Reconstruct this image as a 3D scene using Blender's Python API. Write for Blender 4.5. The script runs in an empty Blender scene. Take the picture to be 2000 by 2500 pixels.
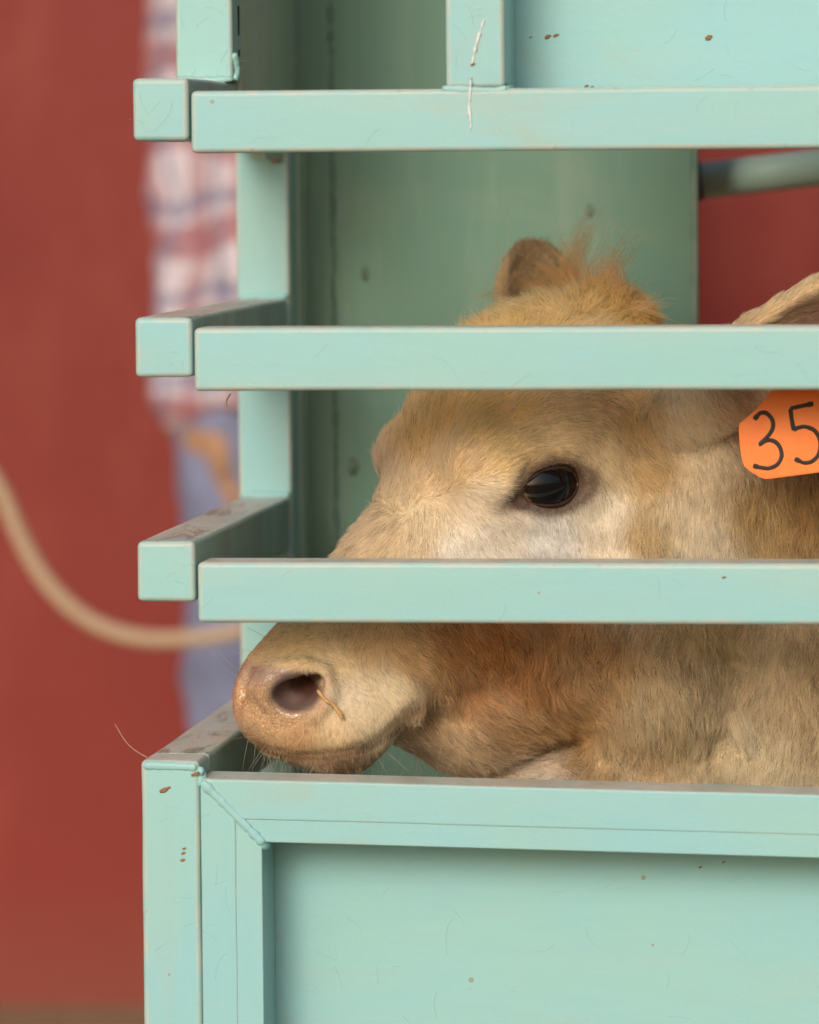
import bpy, bmesh, math, random
import numpy as np
from mathutils import Vector, Matrix, noise as mnoise

random.seed(7)
RNG = np.random.default_rng(11)
SC = bpy.context.scene
COL = SC.collection

# ---------------------------------------------------------------- camera
FPX = 12000.0                      # focal length in pixels of the 2000 px wide photograph
YAW, PITCH, ROLL = math.radians(7.1), math.radians(4.1), math.radians(0.45)
CAM = Vector((0.0, -3.0, 0.95))
camd = bpy.data.cameras.new('camera'); cam = bpy.data.objects.new('camera', camd); COL.objects.link(cam)
CROT = Matrix.Rotation(YAW, 3, 'Z') @ Matrix.Rotation(math.pi / 2 - PITCH, 3, 'X') @ Matrix.Rotation(-ROLL, 3, 'Z')
cam.matrix_world = Matrix.Translation(CAM) @ CROT.to_4x4()
camd.sensor_fit = 'HORIZONTAL'; camd.sensor_width = 24.0; camd.lens = 24.0 * FPX / 2000.0
camd.clip_start = 0.05; camd.clip_end = 3000.0
camd.dof.use_dof = True; camd.dof.focus_distance = 3.115
camd.dof.aperture_fstop = 4.0
camd.dof.aperture_blades = 0
SC.camera = cam
CR = Vector(CROT.col[0]); CU = Vector(CROT.col[1]); CF = -Vector(CROT.col[2])

# ---------------------------------------------------------------- world, sun, exposure
SUN_EL, SUN_AZ = math.radians(24), math.radians(-13)      # azimuth measured from -Y (in front of the chute) towards -X
sdir = Vector((math.sin(SUN_AZ) * math.cos(SUN_EL), -math.cos(SUN_AZ) * math.cos(SUN_EL), math.sin(SUN_EL)))
w = bpy.data.worlds.new('World'); SC.world = w; w.use_nodes = True
nt = w.node_tree; bg = nt.nodes['Background']
sky = nt.nodes.new('ShaderNodeTexSky'); sky.sky_type = 'NISHITA'; sky.sun_disc = False
sky.sun_elevation = SUN_EL; sky.sun_rotation = math.atan2(sdir.x, sdir.y)
sky.air_density = 1.0; sky.dust_density = 4.0; sky.ozone_density = 1.0
nt.links.new(sky.outputs[0], bg.inputs[0]); bg.inputs[1].default_value = 0.115
sl = bpy.data.lights.new('sun', 'SUN'); sl.energy = 1.2; sl.angle = math.radians(22); sl.color = (1.0, 0.97, 0.92)
so = bpy.data.objects.new('sun', sl); COL.objects.link(so); so.location = sdir * 20
so.rotation_euler = sdir.to_track_quat('Z', 'Y').to_euler()
SC.view_settings.view_transform = 'Standard'; SC.view_settings.look = 'None'
SC.view_settings.exposure = 0.07; SC.view_settings.gamma = 1.0


# ---------------------------------------------------------------- helpers
def U(px, py, Y):
    """point of the plane y = Y seen at photo pixel (px, py)"""
    d = CF + CR * ((px - 1000) / FPX) + CU * ((1250 - py) / FPX)
    return CAM + d * ((Y - CAM.y) / d.y)


def lin(c):
    return tuple(((v / 255) / 12.92 if v / 255 <= 0.04045 else ((v / 255 + 0.055) / 1.055) ** 2.4) for v in c)


def empty(name, loc, label, cat, group=None):
    o = bpy.data.objects.new(name, None); COL.objects.link(o); o.location = loc
    o['label'] = label; o['category'] = cat
    if group: o['group'] = group
    return o


def put(name, data, mat=None, parent=None, label=None, cat=None, kind=None):
    o = bpy.data.objects.new(name, data); COL.objects.link(o)
    if mat is not None:
        data.materials.clear(); data.materials.append(mat)
    if parent is not None:
        o.parent = parent
        o.matrix_parent_inverse = Matrix.Translation(-parent.location)      # every mesh is written in world coordinates
    if label: o['label'] = label
    if cat: o['category'] = cat
    if kind: o['kind'] = kind
    return o


def bm_mesh(name, bm, smooth=True):
    me = bpy.data.meshes.new(name); bm.normal_update(); bm.to_mesh(me); bm.free()
    for p in me.polygons: p.use_smooth = smooth
    return me


def hexa(pts, bevel=0.003, seg=3, wear=1.0):
    """a solid from 8 corners (front 4 ccw from lower left, then back 4), bevelled; bevel faces carry wear = 1"""
    bm = bmesh.new()
    v = [bm.verts.new(p) for p in pts]
    for f in ((0, 1, 2, 3), (5, 4, 7, 6), (4, 0, 3, 7), (1, 5, 6, 2), (3, 2, 6, 7), (4, 5, 1, 0)):
        bm.faces.new([v[i] for i in f])
    bmesh.ops.recalc_face_normals(bm, faces=bm.faces)
    lay = bm.loops.layers.float_color.new('wear')
    for f in bm.faces:
        for l in f.loops: l[lay] = (0, 0, 0, 1)
    if bevel:
        r = bmesh.ops.bevel(bm, geom=list(bm.edges), offset=bevel, segments=seg, profile=0.5, affect='EDGES', clamp_overlap=True)
        for f in r['faces']:
            for l in f.loops: l[lay] = (wear, wear, wear, 1)
    return bm


def box_pts(x0, x1, y0, y1, z0, z1):
    return [(x0, y0, z0), (x1, y0, z0), (x1, y0, z1), (x0, y0, z1), (x0, y1, z0), (x1, y1, z0), (x1, y1, z1), (x0, y1, z1)]


def finish(bm, name, wob=0.0, seglen=0.03):
    """subdivide long edges and give the solid a little hand-made unevenness"""
    if wob:
        for _ in range(3):
            es = [e for e in bm.edges if e.calc_length() > seglen * 2]
            if not es: break
            bmesh.ops.subdivide_edges(bm, edges=es, cuts=2, use_grid_fill=True)
        for v in bm.verts:
            n = mnoise.noise_vector(v.co * 18.0) * wob + mnoise.noise_vector(v.co * 60.0) * wob * 0.5
            v.co += n
    return bm_mesh(name, bm, False)


def shade_auto(o):
    for p in o.data.polygons: p.use_smooth = True
    m = o.modifiers.new('wn', 'WEIGHTED_NORMAL'); m.keep_sharp = False; m.weight = 80


def solid(name, pts, mat, parent, bevel=0.003, wob=0.0004, label=None, wear=0.8):
    me = finish(hexa(pts, bevel, wear=wear), name, wob)
    o = put(name, me, mat, parent, label)
    shade_auto(o)
    return o


def tube_mesh(name, pts, rad, seg=10, jitter=0.0, flat=None):
    """swept tube through pts with radius per point; flat = (normal, factor) squashes it along a normal"""
    P = [Vector(p) for p in pts]; n = len(P)
    bm = bmesh.new(); rings = []
    up = None
    for i in range(n):
        t = (P[min(i + 1, n - 1)] - P[max(i - 1, 0)]).normalized()
        if up is None:
            up = t.orthogonal().normalized()
        up = (up - t * up.dot(t)).normalized()
        sd = t.cross(up)
        r = rad[i] if hasattr(rad, '__len__') else rad
        ring = []
        for k in range(seg):
            a = 2 * math.pi * k / seg
            o = (up * math.cos(a) + sd * math.sin(a)) * r * (1 + random.uniform(-jitter, jitter))
            if flat is not None:
                o -= flat[0] * o.dot(flat[0]) * (1 - flat[1])
            ring.append(bm.verts.new(P[i] + o))
        rings.append(ring)
    for i in range(n - 1):
        for k in range(seg):
            bm.faces.new((rings[i][k], rings[i][(k + 1) % seg], rings[i + 1][(k + 1) % seg], rings[i + 1][k]))
    bm.faces.new(rings[0][::-1]); bm.faces.new(rings[-1])
    bmesh.ops.recalc_face_normals(bm, faces=bm.faces)
    return bm_mesh(name, bm)


def smooth_path(pts, n=40):
    """Catmull-Rom through pts"""
    P = [Vector(p) for p in pts]; P = [P[0] * 2 - P[1]] + P + [P[-1] * 2 - P[-2]]
    out = []
    m = len(P) - 3
    for i in range(n + 1):
        s = min(i / n * m, m - 1e-6); k = int(s); t = s - k
        a, b, c, d = P[k:k + 4]
        out.append(0.5 * ((2 * b) + (c - a) * t + (2 * a - 5 * b + 4 * c - d) * t * t + (3 * b - a - 3 * c + d) * t ** 3))
    return out


# ---------------------------------------------------------------- implicit surfaces
class Field:
    def __init__(self, xs, ys, zs):
        self.xs, self.ys, self.zs = [np.asarray(a, np.float32) for a in (xs, ys, zs)]
        self.F = np.full((len(xs), len(ys), len(zs)), 0.5, np.float32)

    def sub(self, lo, hi):
        s = []
        for a, l, h in zip((self.xs, self.ys, self.zs), lo, hi):
            i0 = max(int(np.searchsorted(a, l)) - 1, 0); i1 = min(int(np.searchsorted(a, h)) + 1, len(a))
            s.append(slice(i0, i1))
        X, Y, Z = np.meshgrid(self.xs[s[0]], self.ys[s[1]], self.zs[s[2]], indexing='ij', sparse=True)
        return tuple(s), X, Y, Z

    def add(self, s, d, k, carve=False):
        f = self.F[s]
        if f.size == 0: return
        if carve:
            h = np.clip(0.5 - 0.5 * (f + d) / k, 0, 1)
            self.F[s] = f * (1 - h) - d * h + k * h * (1 - h)
        else:
            h = np.clip(0.5 + 0.5 * (d - f) / k, 0, 1)
            self.F[s] = d * (1 - h) + f * h - k * h * (1 - h)

    def mesh(self, name):
        F, xs, ys, zs = self.F, self.xs, self.ys, self.zs
        S = F < 0
        c = np.zeros(tuple(n - 1 for n in F.shape), np.int8)
        for dx in (0, 1):
            for dy in (0, 1):
                for dz in (0, 1):
                    c += S[dx:F.shape[0] - 1 + dx, dy:F.shape[1] - 1 + dy, dz:F.shape[2] - 1 + dz]
        act = (c > 0) & (c < 8)
        I = np.argwhere(act)
        idx = np.full(act.shape, -1, np.int32); idx[act] = np.arange(len(I))
        acc = np.zeros((len(I), 3)); cnt = np.zeros(len(I))
        i, j, k = I.T
        A = (xs, ys, zs)
        for ax in range(3):
            o1, o2 = [q for q in range(3) if q != ax]
            for u in (0, 1):
                for v in (0, 1):
                    a = [i, j, k]; a[o1] = a[o1] + u; a[o2] = a[o2] + v
                    b = list(a); b[ax] = b[ax] + 1
                    fa, fb = F[tuple(a)], F[tuple(b)]
                    m = (fa < 0) != (fb < 0)
                    t = np.where(m, fa / np.where(m, fa - fb, 1), 0)
                    p = np.stack([A[q][a[q]] for q in range(3)], 1).astype(float)
                    p[:, ax] += t * (A[ax][b[ax]] - A[ax][a[ax]])
                    acc[m] += p[m]; cnt[m] += 1
        V = acc / cnt[:, None]
        quads = []
        for ax in range(3):
            o1, o2 = [(1, 2), (2, 0), (0, 1)][ax]
            sl0 = [slice(1, -1)] * 3; sl0[ax] = slice(0, -1)
            sl1 = list(sl0); sl1[ax] = slice(1, None)
            m = S[tuple(sl0)] != S[tuple(sl1)]
            E = np.argwhere(m)
            if len(E) == 0: continue
            off = np.array([1, 1, 1]); off[ax] = 0
            E = E + off
            ins = S[tuple(E.T)]
            def cell(a, b):
                e = E.copy(); e[:, o1] -= a; e[:, o2] -= b
                return idx[tuple(e.T)]
            q = np.stack([cell(1, 1), cell(0, 1), cell(0, 0), cell(1, 0)], 1)
            q[~ins] = q[~ins][:, ::-1]
            quads.append(q)
        Q = np.concatenate(quads); Q = Q[(Q >= 0).all(1)]
        return V, Q


def relax(V, Q, it=2, w=0.5):
    """umbrella smoothing over quad edges"""
    E = np.concatenate([Q[:, [0, 1]], Q[:, [1, 2]], Q[:, [2, 3]], Q[:, [3, 0]]])
    for _ in range(it):
        s = np.zeros_like(V); n = np.zeros(len(V))
        for a, b in ((0, 1), (1, 0)):
            for ax in range(3):
                s[:, ax] += np.bincount(E[:, a], V[E[:, b], ax], len(V))
            n += np.bincount(E[:, a], minlength=len(V))
        V = V * (1 - w) + w * s / np.maximum(n, 1)[:, None]
    return V


def vnormals(V, Q):
    fn = np.cross(V[Q[:, 2]] - V[Q[:, 0]], V[Q[:, 3]] - V[Q[:, 1]])
    N = np.zeros_like(V)
    for c in range(4):
        for ax in range(3):
            N[:, ax] += np.bincount(Q[:, c], fn[:, ax], len(V))
    return N / (np.linalg.norm(N, axis=1, keepdims=True) + 1e-12)


def np_mesh(name, V, Q):
    me = bpy.data.meshes.new(name)
    me.vertices.add(len(V)); me.vertices.foreach_set('co', V.astype(np.float32).ravel())
    me.loops.add(Q.size); me.loops.foreach_set('vertex_index', Q.astype(np.int32).ravel())
    me.polygons.add(len(Q)); me.polygons.foreach_set('loop_start', np.arange(0, Q.size, 4, dtype=np.int32))
    me.polygons.foreach_set('use_smooth', np.ones(len(Q), bool))
    me.update(calc_edges=True); me.validate()
    return me


def ell(fd, c, r, R=None, k=0.02, carve=False):
    """ellipsoid; R rows = its axes in world"""
    c = np.array(c, float); r = np.array(r, float)
    R = np.eye(3) if R is None else np.array(R, float)
    e = np.sqrt(((R * r[:, None]) ** 2).sum(0)) + k * 1.5 + 0.01
    s, X, Y, Z = fd.sub(c - e, c + e)
    x, y, z = X - c[0], Y - c[1], Z - c[2]
    k0 = 0; k1 = 0
    for a in range(3):
        q = (x * R[a, 0] + y * R[a, 1] + z * R[a, 2]).astype(np.float32) / r[a]
        k0 = k0 + q * q; k1 = k1 + (q / r[a]) ** 2
    k0 = np.sqrt(k0); d = k0 * (k0 - 1) / np.maximum(np.sqrt(k1), 1e-6)
    fd.add(s, d, k, carve)


def cap(fd, a, b, ra, rb, k=0.02, carve=False, squash=None):
    """round cone; squash = (axis, factor): distances along axis count factor times"""
    a = np.array(a, float); b = np.array(b, float); m = max(ra, rb)
    e = m * (1 if squash is None else max(1, 1 / squash[1])) + k * 1.5 + 0.01
    s, X, Y, Z = fd.sub(np.minimum(a, b) - e, np.maximum(a, b) + e)
    x, y, z = X - a[0], Y - a[1], Z - a[2]
    v = b - a; L = float(v @ v) + 1e-12
    h = np.clip((x * v[0] + y * v[1] + z * v[2]) / L, 0, 1).astype(np.float32)
    dx, dy, dz = x - h * v[0], y - h * v[1], z - h * v[2]
    d2 = dx * dx + dy * dy + dz * dz
    if squash is not None:
        n = np.array(squash[0], float); n /= np.linalg.norm(n)
        q = dx * n[0] + dy * n[1] + dz * n[2]
        d2 = d2 + (squash[1] ** 2 - 1) * q * q
    d = np.sqrt(d2) - (ra + (rb - ra) * h)
    fd.add(s, d, k, carve)


# ---------------------------------------------------------------- materials
def new_mat(name):
    m = bpy.data.materials.new(name); m.use_nodes = True
    nt = m.node_tree; b = nt.nodes['Principled BSDF']
    return m, nt, b


def N(nt, t, **kw):
    n = nt.nodes.new(t)
    for k, v in kw.items():
        if k in n.inputs.keys() if isinstance(k, str) else False:
            n.inputs[k].default_value = v
        else:
            setattr(n, k, v)
    return n


def ramp(nt, src, stops, interp='LINEAR'):
    r = nt.nodes.new('ShaderNodeValToRGB'); r.color_ramp.interpolation = interp
    el = r.color_ramp.elements
    while len(el) > 1: el.remove(el[-1])
    el[0].position = stops[0][0]; el[0].color = (*stops[0][1], 1) if hasattr(stops[0][1], '__len__') else (stops[0][1],) * 3 + (1,)
    for p, c in stops[1:]:
        e = el.new(p); e.color = (*c, 1) if hasattr(c, '__len__') else (c, c, c, 1)
    nt.links.new(src, r.inputs[0])
    return r.outputs[0]


def mix(nt, fac, a, b, blend='MIX'):
    n = nt.nodes.new('ShaderNodeMix'); n.data_type = 'RGBA'; n.blend_type = blend
    for s, v in ((n.inputs[0], fac), (n.inputs[6], a), (n.inputs[7], b)):
        if isinstance(v, bpy.types.NodeSocket): nt.links.new(v, s)
        elif hasattr(v, '__len__'): s.default_value = (*v, 1) if len(v) == 3 else v
        else: s.default_value = v
    return n.outputs[2]


def mth(nt, op, a, b=None, clamp=False):
    n = nt.nodes.new('ShaderNodeMath'); n.operation = op; n.use_clamp = clamp
    for s, v in zip(n.inputs, (a, b)):
        if v is None: continue
        if isinstance(v, bpy.types.NodeSocket): nt.links.new(v, s)
        else: s.default_value = v
    return n.outputs[0]


def noise_tex(nt, vec, scale, detail=4, rough=0.6, stretch=None, dist=0.0):
    if stretch is not None:
        mp = nt.nodes.new('ShaderNodeMapping'); mp.inputs['Scale'].default_value = stretch
        nt.links.new(vec, mp.inputs[0]); vec = mp.outputs[0]
    n = nt.nodes.new('ShaderNodeTexNoise'); n.inputs['Scale'].default_value = scale
    n.inputs['Detail'].default_value = detail; n.inputs['Roughness'].default_value = rough
    n.inputs['Distortion'].default_value = dist
    nt.links.new(vec, n.inputs['Vector'])
    return n.outputs[0]


MINT = (0.318, 0.582, 0.566)


def paint_mat(name, along='X', base=MINT, dirt=0.0, tops=1.0, chips=0.3, rough=0.42, scuff=0.0, smear=0.28):
    m, nt, b = new_mat(name)
    geo = nt.nodes.new('ShaderNodeNewGeometry'); pos = geo.outputs['Position']
    st = {'X': (0.12, 1, 1), 'Y': (1, 0.12, 1), 'Z': (1, 1, 0.12)}[along]
    big = noise_tex(nt, pos, 7.0, 3)
    c = mix(nt, ramp(nt, big, [(0.35, 0.0), (0.68, 1.0)]), base, (base[0] * 0.93, base[1] * 0.99, base[2] * 1.1))
    brush = noise_tex(nt, pos, 130.0, 5, 0.65, st)
    c = mix(nt, mth(nt, 'MULTIPLY', ramp(nt, brush, [(0.35, 1.0), (0.62, 0.0)]), 0.13), c, (base[0] * 0.72, base[1] * 0.86, base[2] * 0.92))
    wash = noise_tex(nt, pos, 26.0, 5, 0.6, st)
    c = mix(nt, mth(nt, 'MULTIPLY', ramp(nt, wash, [(0.5, 0.0), (0.75, 1.0)]), 0.3), c, (0.46, 0.53, 0.43))
    sm1 = ramp(nt, noise_tex(nt, pos, 9.0, 6, 0.72, (0.5, 1, 1.3), 1.2), [(0.56, 0.0), (0.70, 1.0)])
    c = mix(nt, mth(nt, 'MULTIPLY', sm1, smear), c, (0.42, 0.43, 0.31))
    # worn pale edges
    at = nt.nodes.new('ShaderNodeAttribute'); at.attribute_name = 'wear'
    en = noise_tex(nt, pos, 40.0, 5, 0.7)
    ew = mth(nt, 'MULTIPLY', at.outputs['Fac'], ramp(nt, en, [(0.36, 0.15), (0.6, 0.85)]))
    c = mix(nt, ew, c, (0.55, 0.55, 0.47))
    er = mth(nt, 'MULTIPLY', at.outputs['Fac'], ramp(nt, noise_tex(nt, pos, 75.0, 4, 0.7), [(0.62, 0.0), (0.72, 0.55)]))
    c = mix(nt, er, c, (0.33, 0.19, 0.10))
    # dust that lies on the tops
    sep = nt.nodes.new('ShaderNodeSeparateXYZ'); nt.links.new(geo.outputs['True Normal'], sep.inputs[0])
    if tops:
        up = ramp(nt, sep.outputs[2], [(0.75, 0.0), (0.97, 1.0)])
        dn = ramp(nt, noise_tex(nt, pos, 24.0, 5, 0.65, (0.5, 0.5, 1)), [(0.3, 0.35), (0.55, 0.95)])
        dc = mix(nt, ramp(nt, noise_tex(nt, pos, 60.0, 5, 0.7, (1, 0.3, 1)), [(0.4, 0.0), (0.7, 1.0)]), (0.74, 0.68, 0.59), (0.60, 0.50, 0.37))
        c = mix(nt, mth(nt, 'MULTIPLY', mth(nt, 'MULTIPLY', up, dn), tops), c, dc)
        if scuff:
            sn = ramp(nt, noise_tex(nt, pos, 38.0, 6, 0.75, (1, 0.25, 1), 0.6), [(0.53, 0.0), (0.60, 1.0)])
            c = mix(nt, mth(nt, 'MULTIPLY', mth(nt, 'MULTIPLY', up, sn), scuff), c, (0.21, 0.145, 0.095))
    # rubbed-in grime streaks on the inner +X faces, their olive shade painted in too
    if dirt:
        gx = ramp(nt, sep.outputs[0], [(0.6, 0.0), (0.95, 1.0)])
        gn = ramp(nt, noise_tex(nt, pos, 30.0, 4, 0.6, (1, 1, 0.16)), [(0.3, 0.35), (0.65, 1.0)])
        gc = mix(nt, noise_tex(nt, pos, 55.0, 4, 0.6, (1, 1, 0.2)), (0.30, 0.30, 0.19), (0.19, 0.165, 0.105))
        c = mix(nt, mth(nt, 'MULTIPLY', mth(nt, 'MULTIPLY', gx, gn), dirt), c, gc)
    # chips, specks
    if chips:
        v = nt.nodes.new('ShaderNodeTexVoronoi'); v.inputs['Scale'].default_value = 34.0
        nt.links.new(pos, v.inputs['Vector'])
        sp = mth(nt, 'LESS_THAN', mth(nt, 'ADD', v.outputs['Distance'], mth(nt, 'MULTIPLY', noise_tex(nt, pos, 300.0, 2), 0.06)), 0.085)
        sel = nt.nodes.new('ShaderNodeSeparateColor'); nt.links.new(v.outputs['Color'], sel.inputs[0])
        sp = mth(nt, 'MULTIPLY', sp, mth(nt, 'LESS_THAN', sel.outputs[0], chips))
        cc = mix(nt, sel.outputs[1], (0.16, 0.23, 0.19), (0.36, 0.27, 0.16))
        c = mix(nt, mth(nt, 'MULTIPLY', sp, 0.75), c, cc)
    nt.links.new(c, b.inputs['Base Color'])
    b.inputs['Roughness'].default_value = rough
    b.inputs['Specular IOR Level'].default_value = 0.35
    bp = nt.nodes.new('ShaderNodeBump'); bp.inputs['Strength'].default_value = 0.16; bp.inputs['Distance'].default_value = 0.001
    h = mth(nt, 'ADD', mth(nt, 'MULTIPLY', brush, 0.5), noise_tex(nt, pos, 320.0, 3, 0.6))
    h = mth(nt, 'ADD', h, mth(nt, 'MULTIPLY', noise_tex(nt, pos, 60.0, 4, 0.6), 1.3))
    nt.links.new(h, bp.inputs['Height']); nt.links.new(bp.outputs[0], b.inputs['Normal'])
    return m


def simple_mat(name, col, rough=0.6, spec=0.4, bump=None):
    m, nt, b = new_mat(name)
    geo = nt.nodes.new('ShaderNodeNewGeometry'); pos = geo.outputs['Position']
    sc = bump[0] if bump else 40
    n = noise_tex(nt, pos, sc, 4)
    c = mix(nt, ramp(nt, n, [(0.35, 0.0), (0.65, 1.0)]), tuple(v * 0.85 for v in col), tuple(min(1, v * 1.1) for v in col))
    nt.links.new(c, b.inputs['Base Color'])
    b.inputs['Roughness'].default_value = rough; b.inputs['Specular IOR Level'].default_value = spec
    if bump:
        bp = nt.nodes.new('ShaderNodeBump'); bp.inputs['Strength'].default_value = bump[1]; bp.inputs['Distance'].default_value = bump[2]
        nt.links.new(n, bp.inputs['Height']); nt.links.new(bp.outputs[0], b.inputs['Normal'])
    return m


M_RAIL = paint_mat('mint_paint_along_x', 'X')
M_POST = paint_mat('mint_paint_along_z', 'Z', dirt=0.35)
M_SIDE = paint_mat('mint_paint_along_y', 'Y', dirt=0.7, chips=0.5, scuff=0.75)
M_PANEL = paint_mat('mint_paint_panel', 'X', chips=0.55, tops=0.0)
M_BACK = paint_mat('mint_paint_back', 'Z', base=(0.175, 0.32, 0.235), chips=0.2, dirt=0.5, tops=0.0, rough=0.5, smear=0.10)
M_PLATE = paint_mat('mint_paint_brightened', 'Z', base=(0.52, 0.66, 0.50), dirt=0.3, tops=0.0, rough=0.5)  # same mint paint, coloured paler to offset the weak light inside
M_WELD = paint_mat('mint_paint_weld', 'X', tops=0.0, chips=0.0)
M_WHITE = simple_mat('bare_filler', (0.72, 0.73, 0.74), 0.7, 0.3, (300, 0.4, 0.0006))
M_RUST = simple_mat('rust', (0.30, 0.165, 0.075), 0.85, 0.2, (500, 0.6, 0.0006))
M_DARK = simple_mat('dark_gap', (0.012, 0.014, 0.012), 0.9, 0.1)

# ---------------------------------------------------------------- setting: ground, wall, roof
def ground():
    m, nt, b = new_mat('dirt')
    geo = nt.nodes.new('ShaderNodeNewGeometry'); pos = geo.outputs['Position']
    n1 = noise_tex(nt, pos, 1.6, 6, 0.65); n2 = noise_tex(nt, pos, 22.0, 6, 0.7)
    c = mix(nt, ramp(nt, n1, [(0.35, 0.0), (0.65, 1.0)]), (0.27, 0.175, 0.10), (0.35, 0.24, 0.14))
    c = mix(nt, mth(nt, 'MULTIPLY', ramp(nt, n2, [(0.45, 0.0), (0.7, 1.0)]), 0.5), c, (0.18, 0.12, 0.075))
    nt.links.new(c, b.inputs['Base Color']); b.inputs['Roughness'].default_value = 0.95; b.inputs['Specular IOR Level'].default_value = 0.1
    bp = nt.nodes.new('ShaderNodeBump'); bp.inputs['Strength'].default_value = 0.6; bp.inputs['Distance'].default_value = 0.02
    nt.links.new(n2, bp.inputs['Height']); nt.links.new(bp.outputs[0], b.inputs['Normal'])
    bm = bmesh.new()
    R = [-900, -200, -50, -20, -10] + [x * 0.5 for x in range(-12, 13)] + [10, 20, 50, 200, 900]
    g = [[bm.verts.new((x, y, 0.012 * mnoise.noise((x * 1.7, y * 1.7, 0)) if abs(x) < 7 and abs(y) < 7 else 0)) for y in R] for x in R]
    for i in range(len(R) - 1):
        for j in range(len(R) - 1):
            bm.faces.new((g[i][j], g[i + 1][j], g[i + 1][j + 1], g[i][j + 1]))
    put('ground', bm_mesh('ground', bm), m, kind='structure')


ground()
WALL_Y = 2.40


def wall():
    m, nt, b = new_mat('red_wall_paint')
    geo = nt.nodes.new('ShaderNodeNewGeometry'); pos = geo.outputs['Position']
    n1 = noise_tex(nt, pos, 1.3, 5, 0.6); n2 = noise_tex(nt, pos, 9.0, 5, 0.65, (1, 1, 0.4))
    c = mix(nt, ramp(nt, n1, [(0.35, 0.0), (0.7, 1.0)]), (0.212, 0.020, 0.015), (0.250, 0.035, 0.026))
    c = mix(nt, mth(nt, 'MULTIPLY', ramp(nt, n2, [(0.5, 0.0), (0.75, 1.0)]), 0.3), c, (0.34, 0.075, 0.05))
    sep = nt.nodes.new('ShaderNodeSeparateXYZ'); nt.links.new(pos, sep.inputs[0])
    dz = mth(nt, 'ADD', sep.outputs[2], mth(nt, 'MULTIPLY', n1, 0.25))
    c = mix(nt, ramp(nt, dz, [(0.08, 0.45), (0.30, 0.0)]), c, (0.21, 0.10, 0.065))     # splashed soil at the foot
    nt.links.new(c, b.inputs['Base Color']); b.inputs['Roughness'].default_value = 0.5; b.inputs['Specular IOR Level'].default_value = 0.25
    bp = nt.nodes.new('ShaderNodeBump'); bp.inputs['Strength'].default_value = 0.3; bp.inputs['Distance'].default_value = 0.004
    nt.links.new(noise_tex(nt, pos, 35.0, 4), bp.inputs['Height']); nt.links.new(bp.outputs[0], b.inputs['Normal'])
    me = finish(hexa(box_pts(-7, 6, WALL_Y, WALL_Y + 0.15, -0.05, 3.3), 0.01), 'wall')
    o = put('wall', me, m, None, 'plain red painted barn wall standing behind the calf and the person', 'wall')


wall()

# ---------------------------------------------------------------- the chute
chute = empty('cattle_chute', (-0.33, 0.24, 0.0),
              'mint green welded steel cattle chute with three open front rails and panelled gate', 'cattle chute')
XR = 1.9                                             # the chute runs on to the right, out of the picture


def rail(py_l0, py_l1, pxl, slope_fix=0.0):
    a = U(pxl[0], py_l0, -0.006); b = U(pxl[1], py_l1, -0.006)
    x0 = (a.x + b.x) / 2
    zt, zb = a.z, b.z
    dz = slope_fix * (XR - x0)
    pts = [(x0, -0.006, zb), (XR, -0.006, zb + dz), (XR, -0.006, zt + dz), (x0, -0.006, zt),
           (x0, 0.032, zb), (XR, 0.032, zb + dz), (XR, 0.032, zt + dz), (x0, 0.032, zt)]
    return solid('gate_rail', pts, M_RAIL, chute, 0.0032, 0.0003)


RL = [rail(222, 374, (467, 463)), rail(801, 955, (472, 474)), rail(1373, 1520.5, (480, 484))]

SIDE = []
for (xl, xr, yt, yb) in ((322, 461, 191, 344), (328, 470, 775, 922), (333, 478, 1322, 1470), (343, 489, 1857, 2010)):
    a = U(xl, yt, 0.0); b = U(xr, yb, 0.0)
    SIDE.append((a.x, b.x, b.z, a.z))
YP = 0.40                                            # the far uprights
for i, (x0, x1, z0, z1) in enumerate(SIDE):
    y0 = 0.0 if i < 3 else 0.0385
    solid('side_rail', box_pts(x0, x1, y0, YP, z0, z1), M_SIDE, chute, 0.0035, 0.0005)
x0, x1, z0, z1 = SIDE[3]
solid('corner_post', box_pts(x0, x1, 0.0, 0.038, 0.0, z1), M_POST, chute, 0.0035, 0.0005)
xu0, xu1 = U(576, 600, YP).x, U(707, 600, YP).x
solid('upright', box_pts(xu0, xu1, YP + 0.0005, YP + 0.04, 0.0, SIDE[0][2] + 0.01), M_POST, chute, 0.003, 0.0004)
# post over the top side rail and the plate behind it
xa, xb = U(428, 100, 0.155).x, U(568, 100, 0.155).x
TOPZ = 1.75
solid('upper_post', box_pts(xa, xb, 0.155, 0.193, SIDE[0][3] + 0.001, TOPZ), M_POST, chute, 0.003, 0.0004)
BACK_Y = 0.485
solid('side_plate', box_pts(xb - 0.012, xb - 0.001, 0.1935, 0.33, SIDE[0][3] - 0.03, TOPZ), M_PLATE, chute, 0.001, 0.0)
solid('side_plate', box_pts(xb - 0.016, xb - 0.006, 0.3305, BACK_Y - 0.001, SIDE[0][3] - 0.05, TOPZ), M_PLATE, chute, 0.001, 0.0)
solid('inner_upright', box_pts(xu1 - 0.02, xu1 + 0.001, YP + 0.0405, BACK_Y - 0.001, 0.0, SIDE[0][2] + 0.01), M_PLATE, chute, 0.0015, 0.0)
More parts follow.
